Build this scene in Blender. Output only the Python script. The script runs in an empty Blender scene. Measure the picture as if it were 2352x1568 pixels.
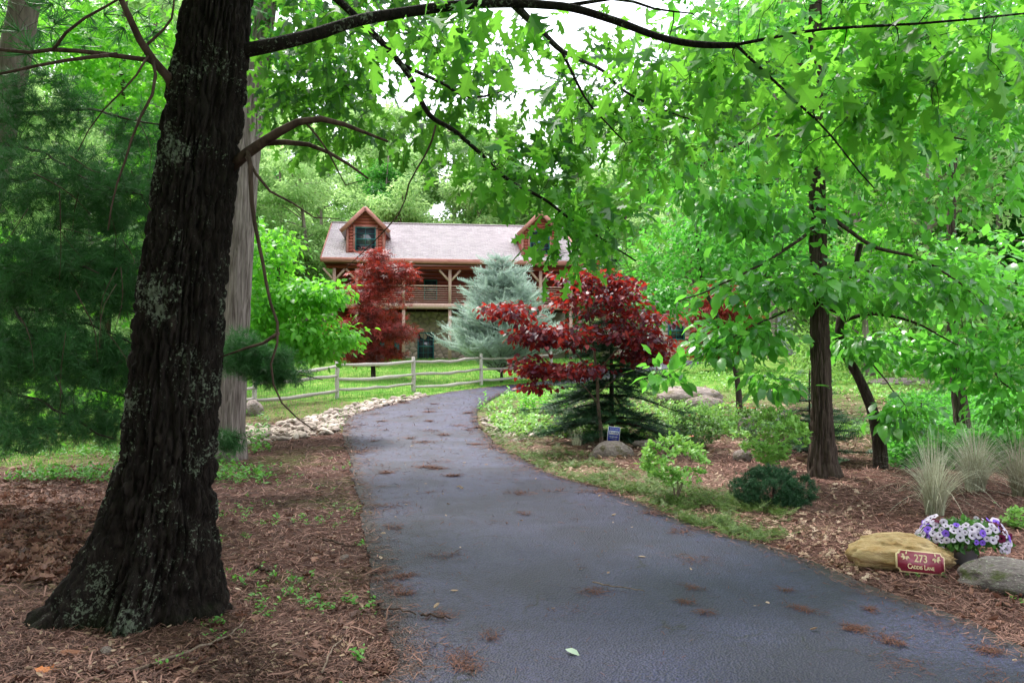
import bpy, math, random
import numpy as np
from mathutils import Vector, Matrix
R = math.radians
sc = bpy.context.scene
COL = sc.collection
random.seed(7)

# ------------------------------------------------------------------ camera
CAMZ = 1.6
FPX, CU, CV = 1829.0, 1176.0, 784.0      # lens in units of a 2352 px wide frame
PITCH = math.atan(51.0 / FPX)
cam = bpy.data.objects.new('camera', bpy.data.cameras.new('camera'))
COL.objects.link(cam)
cam.location = (0, 0, CAMZ)
cam.rotation_euler = (math.pi / 2 + PITCH, 0, 0)
cam.data.sensor_width = 36
cam.data.lens = FPX / 2352 * 36
cam.data.clip_start = 0.05
cam.data.clip_end = 2000
sc.camera = cam

# ------------------------------------------------------------------ sky and sun (bright overcast)
SUN_EL, SUN_AZ = R(58), R(-35)           # azimuth measured from +Y towards +X
w = bpy.data.worlds.new('World'); sc.world = w; w.use_nodes = True
nt = w.node_tree; bg = nt.nodes['Background']
sky = nt.nodes.new('ShaderNodeTexSky'); sky.sky_type = 'NISHITA'; sky.sun_disc = False
sky.sun_elevation = SUN_EL; sky.sun_rotation = SUN_AZ
sky.air_density = 1.0; sky.dust_density = 4.0; sky.ozone_density = 1.0
mx = nt.nodes.new('ShaderNodeMix'); mx.data_type = 'RGBA'
mx.inputs[0].default_value = 0.72        # cloud cover
nt.links.new(sky.outputs[0], mx.inputs[6])
mx.inputs[7].default_value = (9.6, 9.9, 10.6, 1)
nt.links.new(mx.outputs[2], bg.inputs[0])
bg.inputs[1].default_value = 0.075
sun = bpy.data.objects.new('sun', bpy.data.lights.new('sun', 'SUN'))
COL.objects.link(sun)
sun.data.energy = 1.5; sun.data.angle = R(10); sun.data.color = (1.0, 0.96, 0.9)
sd = Vector((math.cos(SUN_EL) * math.sin(SUN_AZ), math.cos(SUN_EL) * math.cos(SUN_AZ), math.sin(SUN_EL)))
sun.rotation_euler = sd.to_track_quat('Z', 'Y').to_euler()
sun.location = sd * 60
vs = sc.view_settings
vs.view_transform = 'Standard'; vs.look = 'None'; vs.gamma = 1; vs.use_curve_mapping = False
vs.exposure = 2.15
cy = sc.cycles
cy.max_bounces = 6; cy.diffuse_bounces = 3; cy.glossy_bounces = 3; cy.transmission_bounces = 4
cy.use_denoising = True
cy.sample_clamp_indirect = 6

# ------------------------------------------------------------------ helpers
def P(u, v, y):
    """the world point at depth y whose place in the photograph is (u, v)"""
    dx, dz = (u - CU) / FPX, (CV - v) / FPX
    c, s = math.cos(PITCH), math.sin(PITCH)
    yy = c - dz * s; zz = s + dz * c
    k = y / yy
    return np.array([dx * k, y, CAMZ + zz * k])

def PP(seq, y=None):
    return np.array([P(*s) if len(s) == 3 else P(s[0], s[1], y) for s in seq])

def sstep(a, b, x):
    t = np.clip((np.asarray(x, float) - a) / (b - a), 0, 1)
    return t * t * (3 - 2 * t)

def _hash(i, j, k, s):
    h = (i.astype(np.int64) * 374761393 + j.astype(np.int64) * 668265263 + k.astype(np.int64) * 2147483647 + s * 974711) & 0xFFFFFFFF
    h = ((h ^ (h >> 13)) * 1274126177) & 0xFFFFFFFF
    h = ((h ^ (h >> 16)) * 2246822519) & 0xFFFFFFFF
    return ((h ^ (h >> 15)) & 0xFFFFFF) / float(0xFFFFFF)

def vnoise(p, seed=0):
    p = np.asarray(p, float)
    i = np.floor(p).astype(np.int64); f = p - i; f = f * f * (3 - 2 * f)
    out = 0
    for a in (0, 1):
        for b in (0, 1):
            for c in (0, 1):
                wgt = (f[..., 0] if a else 1 - f[..., 0]) * (f[..., 1] if b else 1 - f[..., 1]) * (f[..., 2] if c else 1 - f[..., 2])
                out = out + wgt * _hash(i[..., 0] + a, i[..., 1] + b, i[..., 2] + c, seed)
    return out

def fbm(p, oct=4, seed=0):
    p = np.asarray(p, float); o = 0; a = 1; t = 0
    for k in range(oct):
        o = o + a * vnoise(p * 2 ** k + 17.3 * k, seed + k); t += a; a *= .5
    return o / t

def n2(x, y, s, seed=0, oct=3):
    x = np.asarray(x, float)
    return fbm(np.stack([x * s, np.asarray(y, float) * s, x * 0 + .5], -1), oct, seed)

def spline(pts, n):
    """catmull-rom through pts, n samples evenly spaced by length"""
    p = np.asarray(pts, float)
    if len(p) == 2:
        return p[0] + (p[1] - p[0]) * np.linspace(0, 1, n)[:, None]
    q = np.vstack([2 * p[0] - p[1], p, 2 * p[-1] - p[-2]])
    out = []
    for i in range(1, len(q) - 2):
        t = np.linspace(0, 1, 12, endpoint=False)[:, None]
        a, b, c, d = q[i - 1], q[i], q[i + 1], q[i + 2]
        out.append(.5 * ((2 * b) + (c - a) * t + (2 * a - 5 * b + 4 * c - d) * t ** 2 + (3 * b - a - 3 * c + d) * t ** 3))
    out.append(p[-1:]); o = np.vstack(out)
    L = np.r_[0, np.cumsum(np.linalg.norm(np.diff(o, axis=0), axis=1))]
    s = np.linspace(0, L[-1], n)
    return np.stack([np.interp(s, L, o[:, k]) for k in range(o.shape[1])], 1)

def unit(v):
    v = np.asarray(v, float)
    return v / np.maximum(np.linalg.norm(v, axis=-1, keepdims=True), 1e-9)

class MB:
    """collects vertices and faces; build() links them as ONE mesh object"""
    def __init__(s):
        s.v = []; s.l = []; s.n = []; s.t = []; s.nv = 0
    def add(s, V, F, tint=0.5):
        V = np.asarray(V, float).reshape(-1, 3)
        if isinstance(F, np.ndarray):
            s.l.append(F.ravel() + s.nv); s.n.append(np.full(len(F), F.shape[1]))
        else:
            s.l.append(np.array([i for f in F for i in f]) + s.nv); s.n.append(np.array([len(f) for f in F]))
        s.v.append(V); s.nv += len(V)
        s.t.append(np.broadcast_to(np.asarray(tint, float), (len(V),)))
        return s
    def box(s, a, b, tint=.5, M=None):
        a = np.array(a, float); b = np.array(b, float)
        V = np.array([[(a, b)[i][0], (a, b)[j][1], (a, b)[k][2]] for i in (0, 1) for j in (0, 1) for k in (0, 1)])
        if M is not None: V = V @ np.array(M.to_3x3()).T + np.array(M.translation)
        return s.add(V, [(0, 1, 3, 2), (4, 6, 7, 5), (0, 4, 5, 1), (2, 3, 7, 6), (0, 2, 6, 4), (1, 5, 7, 3)], tint)
    def bar(s, p, q, wx, wz, up=(0, 0, 1), tint=.5):
        """a beam from p to q, wx wide and wz deep"""
        p = np.array(p, float); q = np.array(q, float); d = unit(q - p)
        x = unit(np.cross(d, up)); z = np.cross(x, d)
        V = [e + x * a * wx / 2 + z * b * wz / 2 for e in (p, q) for a, b in ((-1, -1), (1, -1), (1, 1), (-1, 1))]
        return s.add(V, [(3, 2, 1, 0), (4, 5, 6, 7), (0, 1, 5, 4), (1, 2, 6, 5), (2, 3, 7, 6), (3, 0, 4, 7)], tint)
    def tube(s, pts, rad, n=6, tint=.5, cap=True):
        pts = np.asarray(pts, float); m = len(pts)
        rad = np.broadcast_to(np.asarray(rad, float), (m,))
        T = unit(np.gradient(pts, axis=0))
        x = np.cross(T[0], (0, 0, 1.0))
        if np.linalg.norm(x) < .2: x = np.cross(T[0], (1.0, 0, 0))
        X = []
        for t in T:
            x = unit(x - t * np.dot(x, t)); X.append(x)
        X = np.array(X); Y = np.cross(T, X)
        a = np.linspace(0, 2 * math.pi, n, endpoint=False)
        V = pts[:, None] + rad[:, None, None] * (np.cos(a)[None, :, None] * X[:, None] + np.sin(a)[None, :, None] * Y[:, None])
        i = np.arange(m - 1)[:, None] * n; j = np.arange(n)[None]; k = (j + 1) % n
        F = np.stack([i + j, i + k, i + n + k, i + n + j], -1).reshape(-1, 4)
        s.add(V, F, tint)
        if cap:
            s.l.append(np.arange(n)[::-1] + s.nv - m * n); s.n.append(np.array([n]))
            s.l.append(np.arange(n) + s.nv - n); s.n.append(np.array([n]))
        return s
    def mesh(s, name, mat, smooth=False):
        me = bpy.data.meshes.new(name)
        V = np.vstack(s.v).astype(np.float32); L = np.concatenate(s.l).astype(np.int32); N = np.concatenate(s.n).astype(np.int32)
        me.vertices.add(len(V)); me.vertices.foreach_set('co', V.ravel())
        me.loops.add(len(L)); me.loops.foreach_set('vertex_index', L)
        me.polygons.add(len(N)); me.polygons.foreach_set('loop_start', np.r_[0, np.cumsum(N)[:-1]].astype(np.int32))
        if smooth: me.polygons.foreach_set('use_smooth', np.ones(len(N), bool))
        at = me.attributes.new('tint', 'FLOAT', 'POINT'); at.data.foreach_set('value', np.concatenate(s.t).astype(np.float32))
        me.update(calc_edges=True)
        if mat: me.materials.append(mat)
        return me
    def build(s, name, mat, parent=None, smooth=False, kind=None):
        return link(name, s.mesh(name, mat, smooth), parent, kind)

def link(name, me, parent=None, kind=None):
    o = bpy.data.objects.new(name, me); COL.objects.link(o)
    if parent is not None: o.parent = parent
    if kind: o['kind'] = kind
    return o

def tag(o, label, cat, group=None):
    o['label'] = label; o['category'] = cat
    if group: o['group'] = group
    return o

def thing(name, label, cat, loc=(0, 0, 0), rz=0, group=None):
    o = bpy.data.objects.new(name, None); COL.objects.link(o)
    o.location = tuple(float(c) for c in loc); o.rotation_euler = (0, 0, rz); o.empty_display_size = .2
    return tag(o, label, cat, group)

def wchild(o, parent):
    """parent a mesh whose vertices are in world coordinates"""
    o.parent = parent
    o.matrix_parent_inverse = (Matrix.Translation(parent.location) @ parent.rotation_euler.to_matrix().to_4x4()).inverted()
    return o

# ------------------------------------------------------------------ materials
def newmat(name):
    m = bpy.data.materials.new(name); m.use_nodes = True
    t = m.node_tree; t.nodes.clear()
    out = t.nodes.new('ShaderNodeOutputMaterial')
    return m, t, out

class NT:
    def __init__(s, t): s.t = t
    def n(s, typ, **kw):
        o = s.t.nodes.new('ShaderNode' + typ)
        for k, v in kw.items(): setattr(o, k, v)
        return o
    def put(s, sock, val):
        if hasattr(val, 'is_linked') or hasattr(val, 'links'): s.t.links.new(val, sock)
        else:
            if isinstance(val, (tuple, list)) and len(val) == 3 and len(sock.default_value) == 4: val = (*val, 1)
            sock.default_value = val
    def coord(s, scale=(1, 1, 1), obj=True):
        c = s.n('TexCoord'); m = s.n('Mapping'); m.inputs[3].default_value = scale
        s.t.links.new(c.outputs['Object'], m.inputs[0]); return m.outputs[0]
    def noise(s, vec, scale, detail=4, rough=.55, dist=0):
        o = s.n('TexNoise'); s.put(o.inputs['Vector'], vec); o.inputs['Scale'].default_value = scale
        o.inputs['Detail'].default_value = detail; o.inputs['Roughness'].default_value = rough; o.inputs['Distortion'].default_value = dist
        return o.outputs[0]
    def ramp(s, fac, stops):
        o = s.n('ValToRGB'); s.put(o.inputs[0], fac); e = o.color_ramp.elements
        while len(e) < len(stops): e.new(.5)
        for q, (p, c) in zip(e, stops):
            q.position = p; q.color = (*c, 1) if isinstance(c, (tuple, list)) else (c, c, c, 1)
        return o.outputs[0]
    def mix(s, fac, a, b, typ='MIX'):
        o = s.n('Mix', data_type='RGBA', blend_type=typ); s.put(o.inputs[0], fac); s.put(o.inputs[6], a); s.put(o.inputs[7], b)
        return o.outputs[2]
    def math(s, op, a, b=0.0):
        o = s.n('Math', operation=op); s.put(o.inputs[0], a); s.put(o.inputs[1], b); return o.outputs[0]
    def attr(s, name):
        o = s.n('Attribute', attribute_name=name); return o
    def bump(s, h, strength=.5, dist=.02):
        o = s.n('Bump'); s.put(o.inputs['Height'], h); o.inputs['Strength'].default_value = strength; o.inputs['Distance'].default_value = dist
        return o.outputs[0]
    def bsdf(s, col, rough=.8, spec=.3, normal=None, **kw):
        o = s.n('BsdfPrincipled'); s.put(o.inputs['Base Color'], col); s.put(o.inputs['Roughness'], rough)
        o.inputs['Specular IOR Level'].default_value = spec
        if normal is not None: s.put(o.inputs['Normal'], normal)
        for k, v in kw.items(): s.put(o.inputs[k.replace('_', ' ')], v)
        return o.outputs[0]

def plain(name, c1, c2=None, scale=6, rough=.8, spec=.3, bump=.3, bd=.01, stretch=(1, 1, 1), tint=0.0, **kw):
    """a noisy two-colour surface; tint = how much the pieces differ from each other"""
    m, t, out = newmat(name); q = NT(t)
    c2 = c2 or tuple(x * .6 for x in c1)
    vec = q.coord(stretch); nz = q.noise(vec, scale, 6, .6)
    fac = q.ramp(nz, [(.3, 0), (.7, 1)])
    if tint:
        a = q.attr('tint').outputs['Fac']
        fac = q.mix(tint, fac, a)
    col = q.mix(fac, c1, c2)
    t.links.new(q.bsdf(col, rough, spec, q.bump(nz, bump, bd), **kw), out.inputs[0])
    return m

def leafmat(name, dark, light, trans=None, tw=.4, rough=.42, spec=.4, mid=None):
    """two-sided leaf: glossy upper skin plus light coming through; colour differs leaf by leaf"""
    m, t, out = newmat(name); q = NT(t)
    a = q.attr('tint').outputs['Fac']
    rnd = q.n('ObjectInfo').outputs['Random']
    a = q.math('ADD', a, q.math('MULTIPLY', q.math('SUBTRACT', rnd, .5), .35))
    a = q.math('ADD', a, q.math('MULTIPLY', q.math('SUBTRACT', q.noise(q.coord(), 30, 2), .5), .3))
    col = q.ramp(a, [(0.0, dark), (.55, mid), (1.0, light)] if mid else [(0.0, dark), (1.0, light)])
    tr = trans or tuple(min(.9, x * 1.7) for x in light)
    tc = q.mix(a, tuple(x * .55 for x in tr), tr)
    b = q.bsdf(col, rough, spec)
    tl = q.n('BsdfTranslucent'); q.put(tl.inputs[0], tc)
    ms = q.n('MixShader'); ms.inputs[0].default_value = tw
    t.links.new(b, ms.inputs[1]); t.links.new(tl.outputs[0], ms.inputs[2]); t.links.new(ms.outputs[0], out.inputs[0])
    return m

def barkmat(name, dark, light, lichen=None, stretch=(14, 14, 1.6), lw=.62, moss=False, bump=.8, bd=.02):
    m, t, out = newmat(name); q = NT(t)
    v = q.coord(stretch); n1 = q.noise(v, 1.0, 7, .62, .4)
    col = q.ramp(n1, [(.3, dark), (.72, light)])
    v2 = q.coord((1, 1, 1))
    if lichen:
        big = q.noise(v2, 3.1, 4, .6); sm = q.noise(v2, 42, 5, .7, .4)
        f = q.math('ADD', q.math('MULTIPLY', big, .5), q.math('MULTIPLY', sm, .6))
        f = q.ramp(f, [(lw, 0), (lw + .035, 1)])
        col = q.mix(f, col, q.mix(q.noise(v2, 60, 2), tuple(x * .65 for x in lichen), lichen))
    if moss:
        sep = q.n('SeparateXYZ'); c = q.n('NewGeometry'); t.links.new(c.outputs['Position'], sep.inputs[0])
        g = q.math('ADD', q.math('MULTIPLY', sep.outputs[2], -1.6), q.noise(v2, 5, 4))
        f = q.ramp(g, [(.36, 0), (.56, .6)])
        col = q.mix(f, col, (.014, .018, .006))
    t.links.new(q.bsdf(col, .9, .15, q.bump(n1, bump, bd)), out.inputs[0])
    return m

# ------------------------------------------------------------------ leaf shapes
def half_leaf(outline, mid, fold=.25, droop=.18):
    """a leaf folded along its rib from one half outline; x along the leaf, unit length"""
    z = lambda x, y: -fold * abs(y) - droop * x * x + .06 * x
    V = []; F = []
    for sgn in (1, -1):
        k = len(V)
        pts = [(x, 0) for x in mid] + [(x, sgn * y) for x, y in outline[::-1]]
        V += [(x, y, z(x, y) + (.02 if y == 0 else 0)) for x, y in pts]
        f = tuple(range(k, k + len(pts))); F.append(f if sgn > 0 else f[::-1])
    return np.array(V), F
LOBED = half_leaf([(.04, .03), (.1, .12), (.16, .30), (.22, .17), (.3, .15), (.42, .28), (.47, .47), (.55, .33), (.56, .15), (.64, .13), (.74, .22), (.83, .33), (.83, .16), (.88, .1)], [0, .35, .65, 1.0], .22, .22)
OVATE = (np.array([(0, 0, 0), (.3, .27, .05), (.3, 0, .01), (.3, -.27, .05), (.65, .27, .0), (.65, 0, -.05), (.65, -.27, .0), (1, 0, -.17)]),
         [(0, 2, 1), (0, 3, 2), (1, 2, 5, 4), (2, 3, 6, 5), (4, 5, 7), (5, 6, 7)])
HEART = (np.array([(.08, 0, 0), (-.06, .26, .06), (.25, .46, .05), (.25, 0, -.02), (-.06, -.26, .06), (.25, -.46, .05), (.68, .27, -.02), (.68, -.27, -.02), (1, 0, -.12)]),
         [(0, 3, 2, 1), (0, 4, 5, 3), (3, 8, 6, 2), (3, 5, 7, 8)])
FLAKE = (np.array([(0, 0, 0), (.5, .26, .06), (1, 0, -.1), (.5, -.26, .06)]), [(0, 2, 1), (0, 3, 2)])
def _star(n=5, spread=2.0):
    V = [(0, 0, 0)]; F = []
    for i in range(n):
        a = -spread + 2 * spread * i / (n - 1); L = .75 + .25 * math.cos(a)
        k = len(V); c, s_ = math.cos(a), math.sin(a)
        V += [(c * .5 * L - s_ * .09, s_ * .5 * L + c * .09, .02), (c * L, s_ * L, -.1), (c * .5 * L + s_ * .09, s_ * .5 * L - c * .09, .02)]
        F.append((0, k + 2, k + 1, k))
    return np.array(V), F
PALM = _star()

CURLR = np.random.default_rng(4242)
def scatter(mb, tmpl, Pn, D, N, S, tint):
    """copies of a leaf shape: base points Pn, directions D, up vectors N, lengths S"""
    V, F = tmpl
    X = unit(D); Z = unit(N - X * np.sum(N * X, -1, keepdims=True)); Y = np.cross(Z, X)
    S = np.broadcast_to(np.asarray(S, float), (len(Pn),))
    ky = CURLR.uniform(.68, 1.12, len(Pn))[:, None, None]; kz = CURLR.normal(1.1, .9, len(Pn))[:, None, None]     # leaves differ in width and curl
    W = Pn[:, None] + S[:, None, None] * (V[None, :, 0:1] * X[:, None] + V[None, :, 1:2] * Y[:, None] * ky + V[None, :, 2:3] * Z[:, None] * kz)
    k = len(V); n = len(Pn)
    fl = np.array([i for f in F for i in f]); fn = np.array([len(f) for f in F])
    mb.l.append((fl[None] + (np.arange(n) * k)[:, None]).ravel() + mb.nv); mb.n.append(np.tile(fn, n))
    mb.v.append(W.reshape(-1, 3)); mb.nv += n * k
    mb.t.append(np.repeat(np.broadcast_to(np.asarray(tint, float), (n,)), k))
# ------------------------------------------------------------------ terrain
_ty = np.arange(-60, 520, .25)
_tz = np.interp(_ty, [-60, 13, 15.5, 18, 21, 24, 28, 32, 43, 52, 62, 80, 120, 200, 520], [0, 0, .04, .14, .36, .53, .74, .92, 1.84, 2.0, 2.5, 5, 12, 20, 24])
_k = np.exp(-np.linspace(-2, 2, 13) ** 2); _k /= _k.sum()
_tz = np.r_[_tz[:6], np.convolve(_tz, _k, 'valid'), _tz[-6:]]
def H(x, y):
    x = np.asarray(x, float); y = np.asarray(y, float)
    z = np.interp(y, _ty, _tz)
    z = z + .55 * sstep(2.5, 9, x) * sstep(17, 29, y) * (1 - sstep(36, 50, y))      # bank on the garden side
    z = z + .25 * sstep(4, 14, x) * sstep(9, 16, y) * (1 - sstep(18, 26, y)) * .6
    return z
def G(u, v):
    """the ground point seen at (u, v)"""
    a = P(u, v, 1.0) - np.array([0, 0, CAMZ]); lo, hi = 1.0, None
    t = np.arange(1.5, 130, .05)
    zz = CAMZ + a[2] * t; g = H(a[0] * t, t)
    i = int(np.argmax(zz <= g)) if (zz <= g).any() else len(t) - 1
    return np.array([a[0] * t[i], t[i], float(g[i])])
def GG(seq): return np.array([G(*s) for s in seq])
def on(x, y): return np.array([x, y, float(H(x, y))])

DL = GG([(890, 1568), (897, 1500), (882, 1420), (852, 1300), (833, 1200), (815, 1100), (797, 1040), (789, 1000), (793, 970), (822, 950), (875, 934), (925, 923), (1000, 906), (1090, 893), (1160, 886), (1230, 879)])
DR = GG([(2352, 1492), (2200, 1425), (2000, 1350), (1800, 1268), (1650, 1228), (1500, 1168), (1390, 1126), (1290, 1100), (1230, 1070), (1170, 1040), (1128, 1012), (1105, 985), (1096, 960), (1100, 938), (1130, 917), (1170, 902), (1240, 889)])
DL = np.vstack([[[-.2, -8, 0]], [[-.45, 0, 0]], DL, [on(3.2, 34.5)], [on(7.5, 37)]])
DR = np.vstack([[[3.6, -8, 0]], [[3.2, 0, 0]], DR, [on(4.0, 31.6)], [on(8.2, 34)]])
ND = 420
dl = spline(DL[:, :2], ND); dr = spline(DR[:, :2], ND)
jl = (n2(dl[:, 0], dl[:, 1], 1.6, 3) - .5) * .22 + (n2(dl[:, 0], dl[:, 1], 7, 4) - .5) * .08
jr = (n2(dr[:, 0], dr[:, 1], 1.6, 5) - .5) * .22 + (n2(dr[:, 0], dr[:, 1], 7, 6) - .5) * .08
ax = unit(dr - dl); dl = dl + ax * jl[:, None]; dr = dr + ax * jr[:, None]
DPOLY = np.vstack([dl, dr[::-1]])

def inpoly(px, py, poly):
    px = np.asarray(px, float).ravel(); py = np.asarray(py, float).ravel(); c = np.zeros(len(px), bool)
    a = poly; b = np.roll(poly, -1, 0)
    for (x1, y1), (x2, y2) in zip(a, b):
        if y1 == y2: continue
        m = ((y1 > py) != (y2 > py)) & (px < (x2 - x1) * (py - y1) / (y2 - y1) + x1)
        c ^= m
    return c
def edge_dist(px, py, line):
    px = np.asarray(px, float).ravel(); py = np.asarray(py, float).ravel(); d = np.full(len(px), 1e9)
    for a in line: d = np.minimum(d, (px - a[0]) ** 2 + (py - a[1]) ** 2)
    return np.sqrt(d)
DSMALL = DPOLY[::3]
def drive_sd(px, py):
    """signed distance to the drive edge, negative on the drive"""
    d = edge_dist(px, py, DSMALL); return np.where(inpoly(px, py, DSMALL), -d, d)

# fence line and zones
FPOST = [on(-8.6, 18.4), G(585, 940), G(775, 915), G(950, 900), G(1105, 885), on(1.6, 32.6)]
def zones(x, y, sd=None):
    """lawn, green cover, pale litter, 0..1 each"""
    x = np.asarray(x, float).ravel(); y = np.asarray(y, float).ravel()
    if sd is None: sd = drive_sd(x, y)
    nz = n2(x, y, .55, 11); nf = n2(x, y, 2.2, 12)
    left = x < np.interp(y, dl[:, 1], dl[:, 0]) + .1
    left &= (x < 1) | (y > 31)
    lawnL = sstep(17.2, 20.2, y - .0 * x + (nz - .5) * 4 + np.clip(-x - 7, 0, 3) * 1.1)
    lawnL = np.maximum(lawnL * (.35 + .65 * sstep(22, 26, y + (nf - .5) * 6)), .6 * sstep(10.5, 14, y + (nz - .5) * 5) * sstep(5.5, 8.5, -x))
    lawnR = sstep(21, 27, y + (nz - .5) * 6) * sstep(-2, 0, sd + 2) * .85
    lawn = np.where(left, lawnL, lawnR)
    gr = np.where(left, sstep(.5, .72, nz * .6 + nf * .4) * .55,
                  np.maximum(sstep(1.5, .4, sd) * sstep(7.2, 8.4, y) * sstep(.3, .52, nf),
                             sstep(14.5, 18.5, y + (nf - .5) * 4) * .8))
    gr = np.where(left, gr, np.maximum(gr, sstep(5.4, 7.5, x) * sstep(11, 14, y + (nz - .5) * 3) * .9))
    pale = np.where(left, 0, sstep(12, 17, y) * sstep(.42, .6, nf) * (1 - lawn * .6) + sstep(3.4, .6, sd) * sstep(7, 8, y) * sstep(.45, .62, n2(x, y, 1.1, 13)))
    return np.clip(lawn, 0, 1), np.clip(gr, 0, 1), np.clip(pale, 0, 1)

gx = np.r_[-400:-60:40, -60:-12:2, -12:-6:.25, -6:6:.1, 6:12:.25, 12:60:2, 60:401:40]
gy = np.r_[-60:-4:8, -4:2.4:.4, 2.4:16:.09, 16:40:.22, 40:60:1, 60:140:4, 140:520:30]
X, Y = np.meshgrid(gx, gy); x, y = X.ravel(), Y.ravel()
z = H(x, y); near = (np.abs(x) < 14) & (y > -4) & (y < 45)
sd = np.full(len(x), 5.0); sd[near] = drive_sd(x[near], y[near])
rough = sstep(.02, .3, sd) * sstep(60, 20, y)
z = z + rough * ((n2(x, y, 1.1, 21) - .5) * .09 + (n2(x, y, 5, 22) - .5) * .045 + (n2(x, y, 14, 23, 2) - .5) * .018) - .045 * sstep(.12, -.1, sd)
nx, ny = len(gx), len(gy)
i = np.arange(ny - 1)[:, None] * nx + np.arange(nx - 1)[None]
F = np.stack([i, i + 1, i + nx + 1, i + nx], -1).reshape(-1, 4)
mb = MB(); mb.add(np.stack([x, y, z], 1), F)

m, t, out = newmat('ground_soil'); q = NT(t); v = q.coord()
za = q.attr('zone'); sep = q.n('SeparateColor'); t.links.new(za.outputs['Color'], sep.inputs[0])
f1 = q.noise(v, 18, 6, .7); f2 = q.noise(v, 70, 4, .7); f3 = q.noise(v, 3, 4)
mulch = q.mix(q.ramp(f1, [(.3, 0), (.7, 1)]), (.035, .016, .013), (.14, .068, .055))
mulch = q.mix(q.ramp(f2, [(.55, 0), (.7, .8)]), mulch, (.26, .15, .11))
pale = q.mix(q.ramp(f2, [(.35, 0), (.6, 1)]), (.17, .10, .07), (.5, .38, .30))
cover = q.mix(q.ramp(f1, [(.3, 0), (.7, 1)]), (.022, .055, .012), (.09, .2, .03))
grass = q.mix(q.ramp(f2, [(.3, 0), (.7, 1)]), (.055, .18, .02), (.16, .36, .05))
grass = q.mix(q.ramp(f3, [(.45, 0), (.75, .7)]), grass, (.5, .5, .16))
col = q.mix(q.math('MULTIPLY', sep.outputs[2], q.ramp(f1, [(.35, 0), (.6, 1)])), mulch, pale)
col = q.mix(q.math('MULTIPLY', sep.outputs[1], q.ramp(f1, [(.38, 0), (.58, 1)])), col, cover)
col = q.mix(q.math('MULTIPLY', sep.outputs[0], q.ramp(f1, [(.25, .3), (.5, 1)])), col, grass)
t.links.new(q.bsdf(col, .95, .1, q.bump(q.math('ADD', f1, f2), .7, .03)), out.inputs[0])
ground = mb.build('ground', m, smooth=True, kind='structure')
lw, gr_, pl = np.zeros(len(x)), np.zeros(len(x)), np.zeros(len(x))
lw[near], gr_[near], pl[near] = zones(x[near], y[near], sd[near])
far = ~near
lw[far] = .75; gr_[far] = .6
gr_[(y > 50)] = .9; lw[y > 50] = .35
ca = ground.data.attributes.new('zone', 'FLOAT_COLOR', 'POINT')
ca.data.foreach_set('color', np.stack([lw, gr_, pl, lw * 0 + 1], 1).astype(np.float32).ravel())

# drive
NC = 14
s = np.linspace(0, 1, NC)
Q = dl[:, None] * (1 - s)[None, :, None] + dr[:, None] * s[None, :, None]
zd = H(Q[..., 0], Q[..., 1]) + .014 + .03 * np.sin(s * math.pi)[None] ** .6
V = np.concatenate([Q, zd[..., None]], -1)
skirt = np.concatenate([Q[:, [0, -1]], (H(Q[:, [0, -1], 0], Q[:, [0, -1], 1]) - .08)[..., None]], -1)
V = np.concatenate([skirt[:, :1], V, skirt[:, 1:]], 1); c = NC + 2
i = np.arange(ND - 1)[:, None] * c + np.arange(c - 1)[None]
edge_ = np.minimum(np.minimum(np.linspace(-1/(NC-1), 1+1/(NC-1), c), 1-np.linspace(-1/(NC-1), 1+1/(NC-1), c)) * 3.2, .5)
mb = MB(); mb.add(V, np.stack([i, i + 1, i + c + 1, i + c], -1).reshape(-1, 4), np.tile(np.clip(edge_, 0, .5) * 2, ND))
m, t, out = newmat('asphalt'); q = NT(t); v = q.coord()
fine = q.noise(v, 130, 3, .7); mid = q.noise(v, 30, 5, .65); big = q.noise(v, .8, 4, .6, .6)
gr = q.math('ADD', q.math('MULTIPLY', fine, .5), q.math('MULTIPLY', q.noise(v, 48, 3, .75), .5))
col = q.mix(q.ramp(gr, [(.4, 0), (.6, 1)]), (.0055, .0055, .014), (.058, .058, .14))
col = q.mix(q.ramp(big, [(.42, 0), (.6, .75)]), col, (.016, .016, .031))
ed = q.math('ADD', q.attr('tint').outputs['Fac'], q.math('MULTIPLY', q.math('SUBTRACT', q.noise(v, 3.5, 5, .7), .5), .9))
col = q.mix(q.ramp(ed, [(.05, .8), (.45, 0)]), col, q.mix(mid, (.02, .017, .018), (.06, .036, .028)))
wv = q.n('VectorMath', operation='ADD'); t.links.new(v, wv.inputs[0]); nzv = q.n('TexNoise'); nzv.inputs['Scale'].default_value = 2.5; t.links.new(v, nzv.inputs['Vector']); t.links.new(nzv.outputs['Color'], wv.inputs[1])
cr = q.n('TexVoronoi', feature='DISTANCE_TO_EDGE'); cr.inputs['Scale'].default_value = .55; t.links.new(wv.outputs[0], cr.inputs['Vector'])
crk = q.math('MULTIPLY', q.ramp(cr.outputs['Distance'], [(.004, 1), (.012, 0)]), q.ramp(q.noise(v, .9, 2), [(.5, 0), (.58, .8)]))
col = q.mix(crk, col, (.008, .008, .01))
dirt = q.ramp(q.math('ADD', q.math('MULTIPLY', q.noise(v, 2.2, 5, .7), .6), q.math('MULTIPLY', mid, .4)), [(.6, 0), (.72, .3)])
col = q.mix(dirt, col, (.085, .05, .04))
vo = q.n('TexVoronoi'); vo.inputs['Scale'].default_value = 70; t.links.new(v, vo.inputs['Vector'])
hgt = q.math('ADD', vo.outputs[0], q.math('MULTIPLY', mid, .8))
rgh = q.ramp(q.math('ADD', q.math('MULTIPLY', big, .6), q.math('MULTIPLY', fine, .4)), [(.3, .36), (.7, .62)])
t.links.new(q.bsdf(col, rgh, .34, q.bump(hgt, .8, .012)), out.inputs[0])
mb.build('driveway', m, smooth=True, kind='structure')

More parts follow.
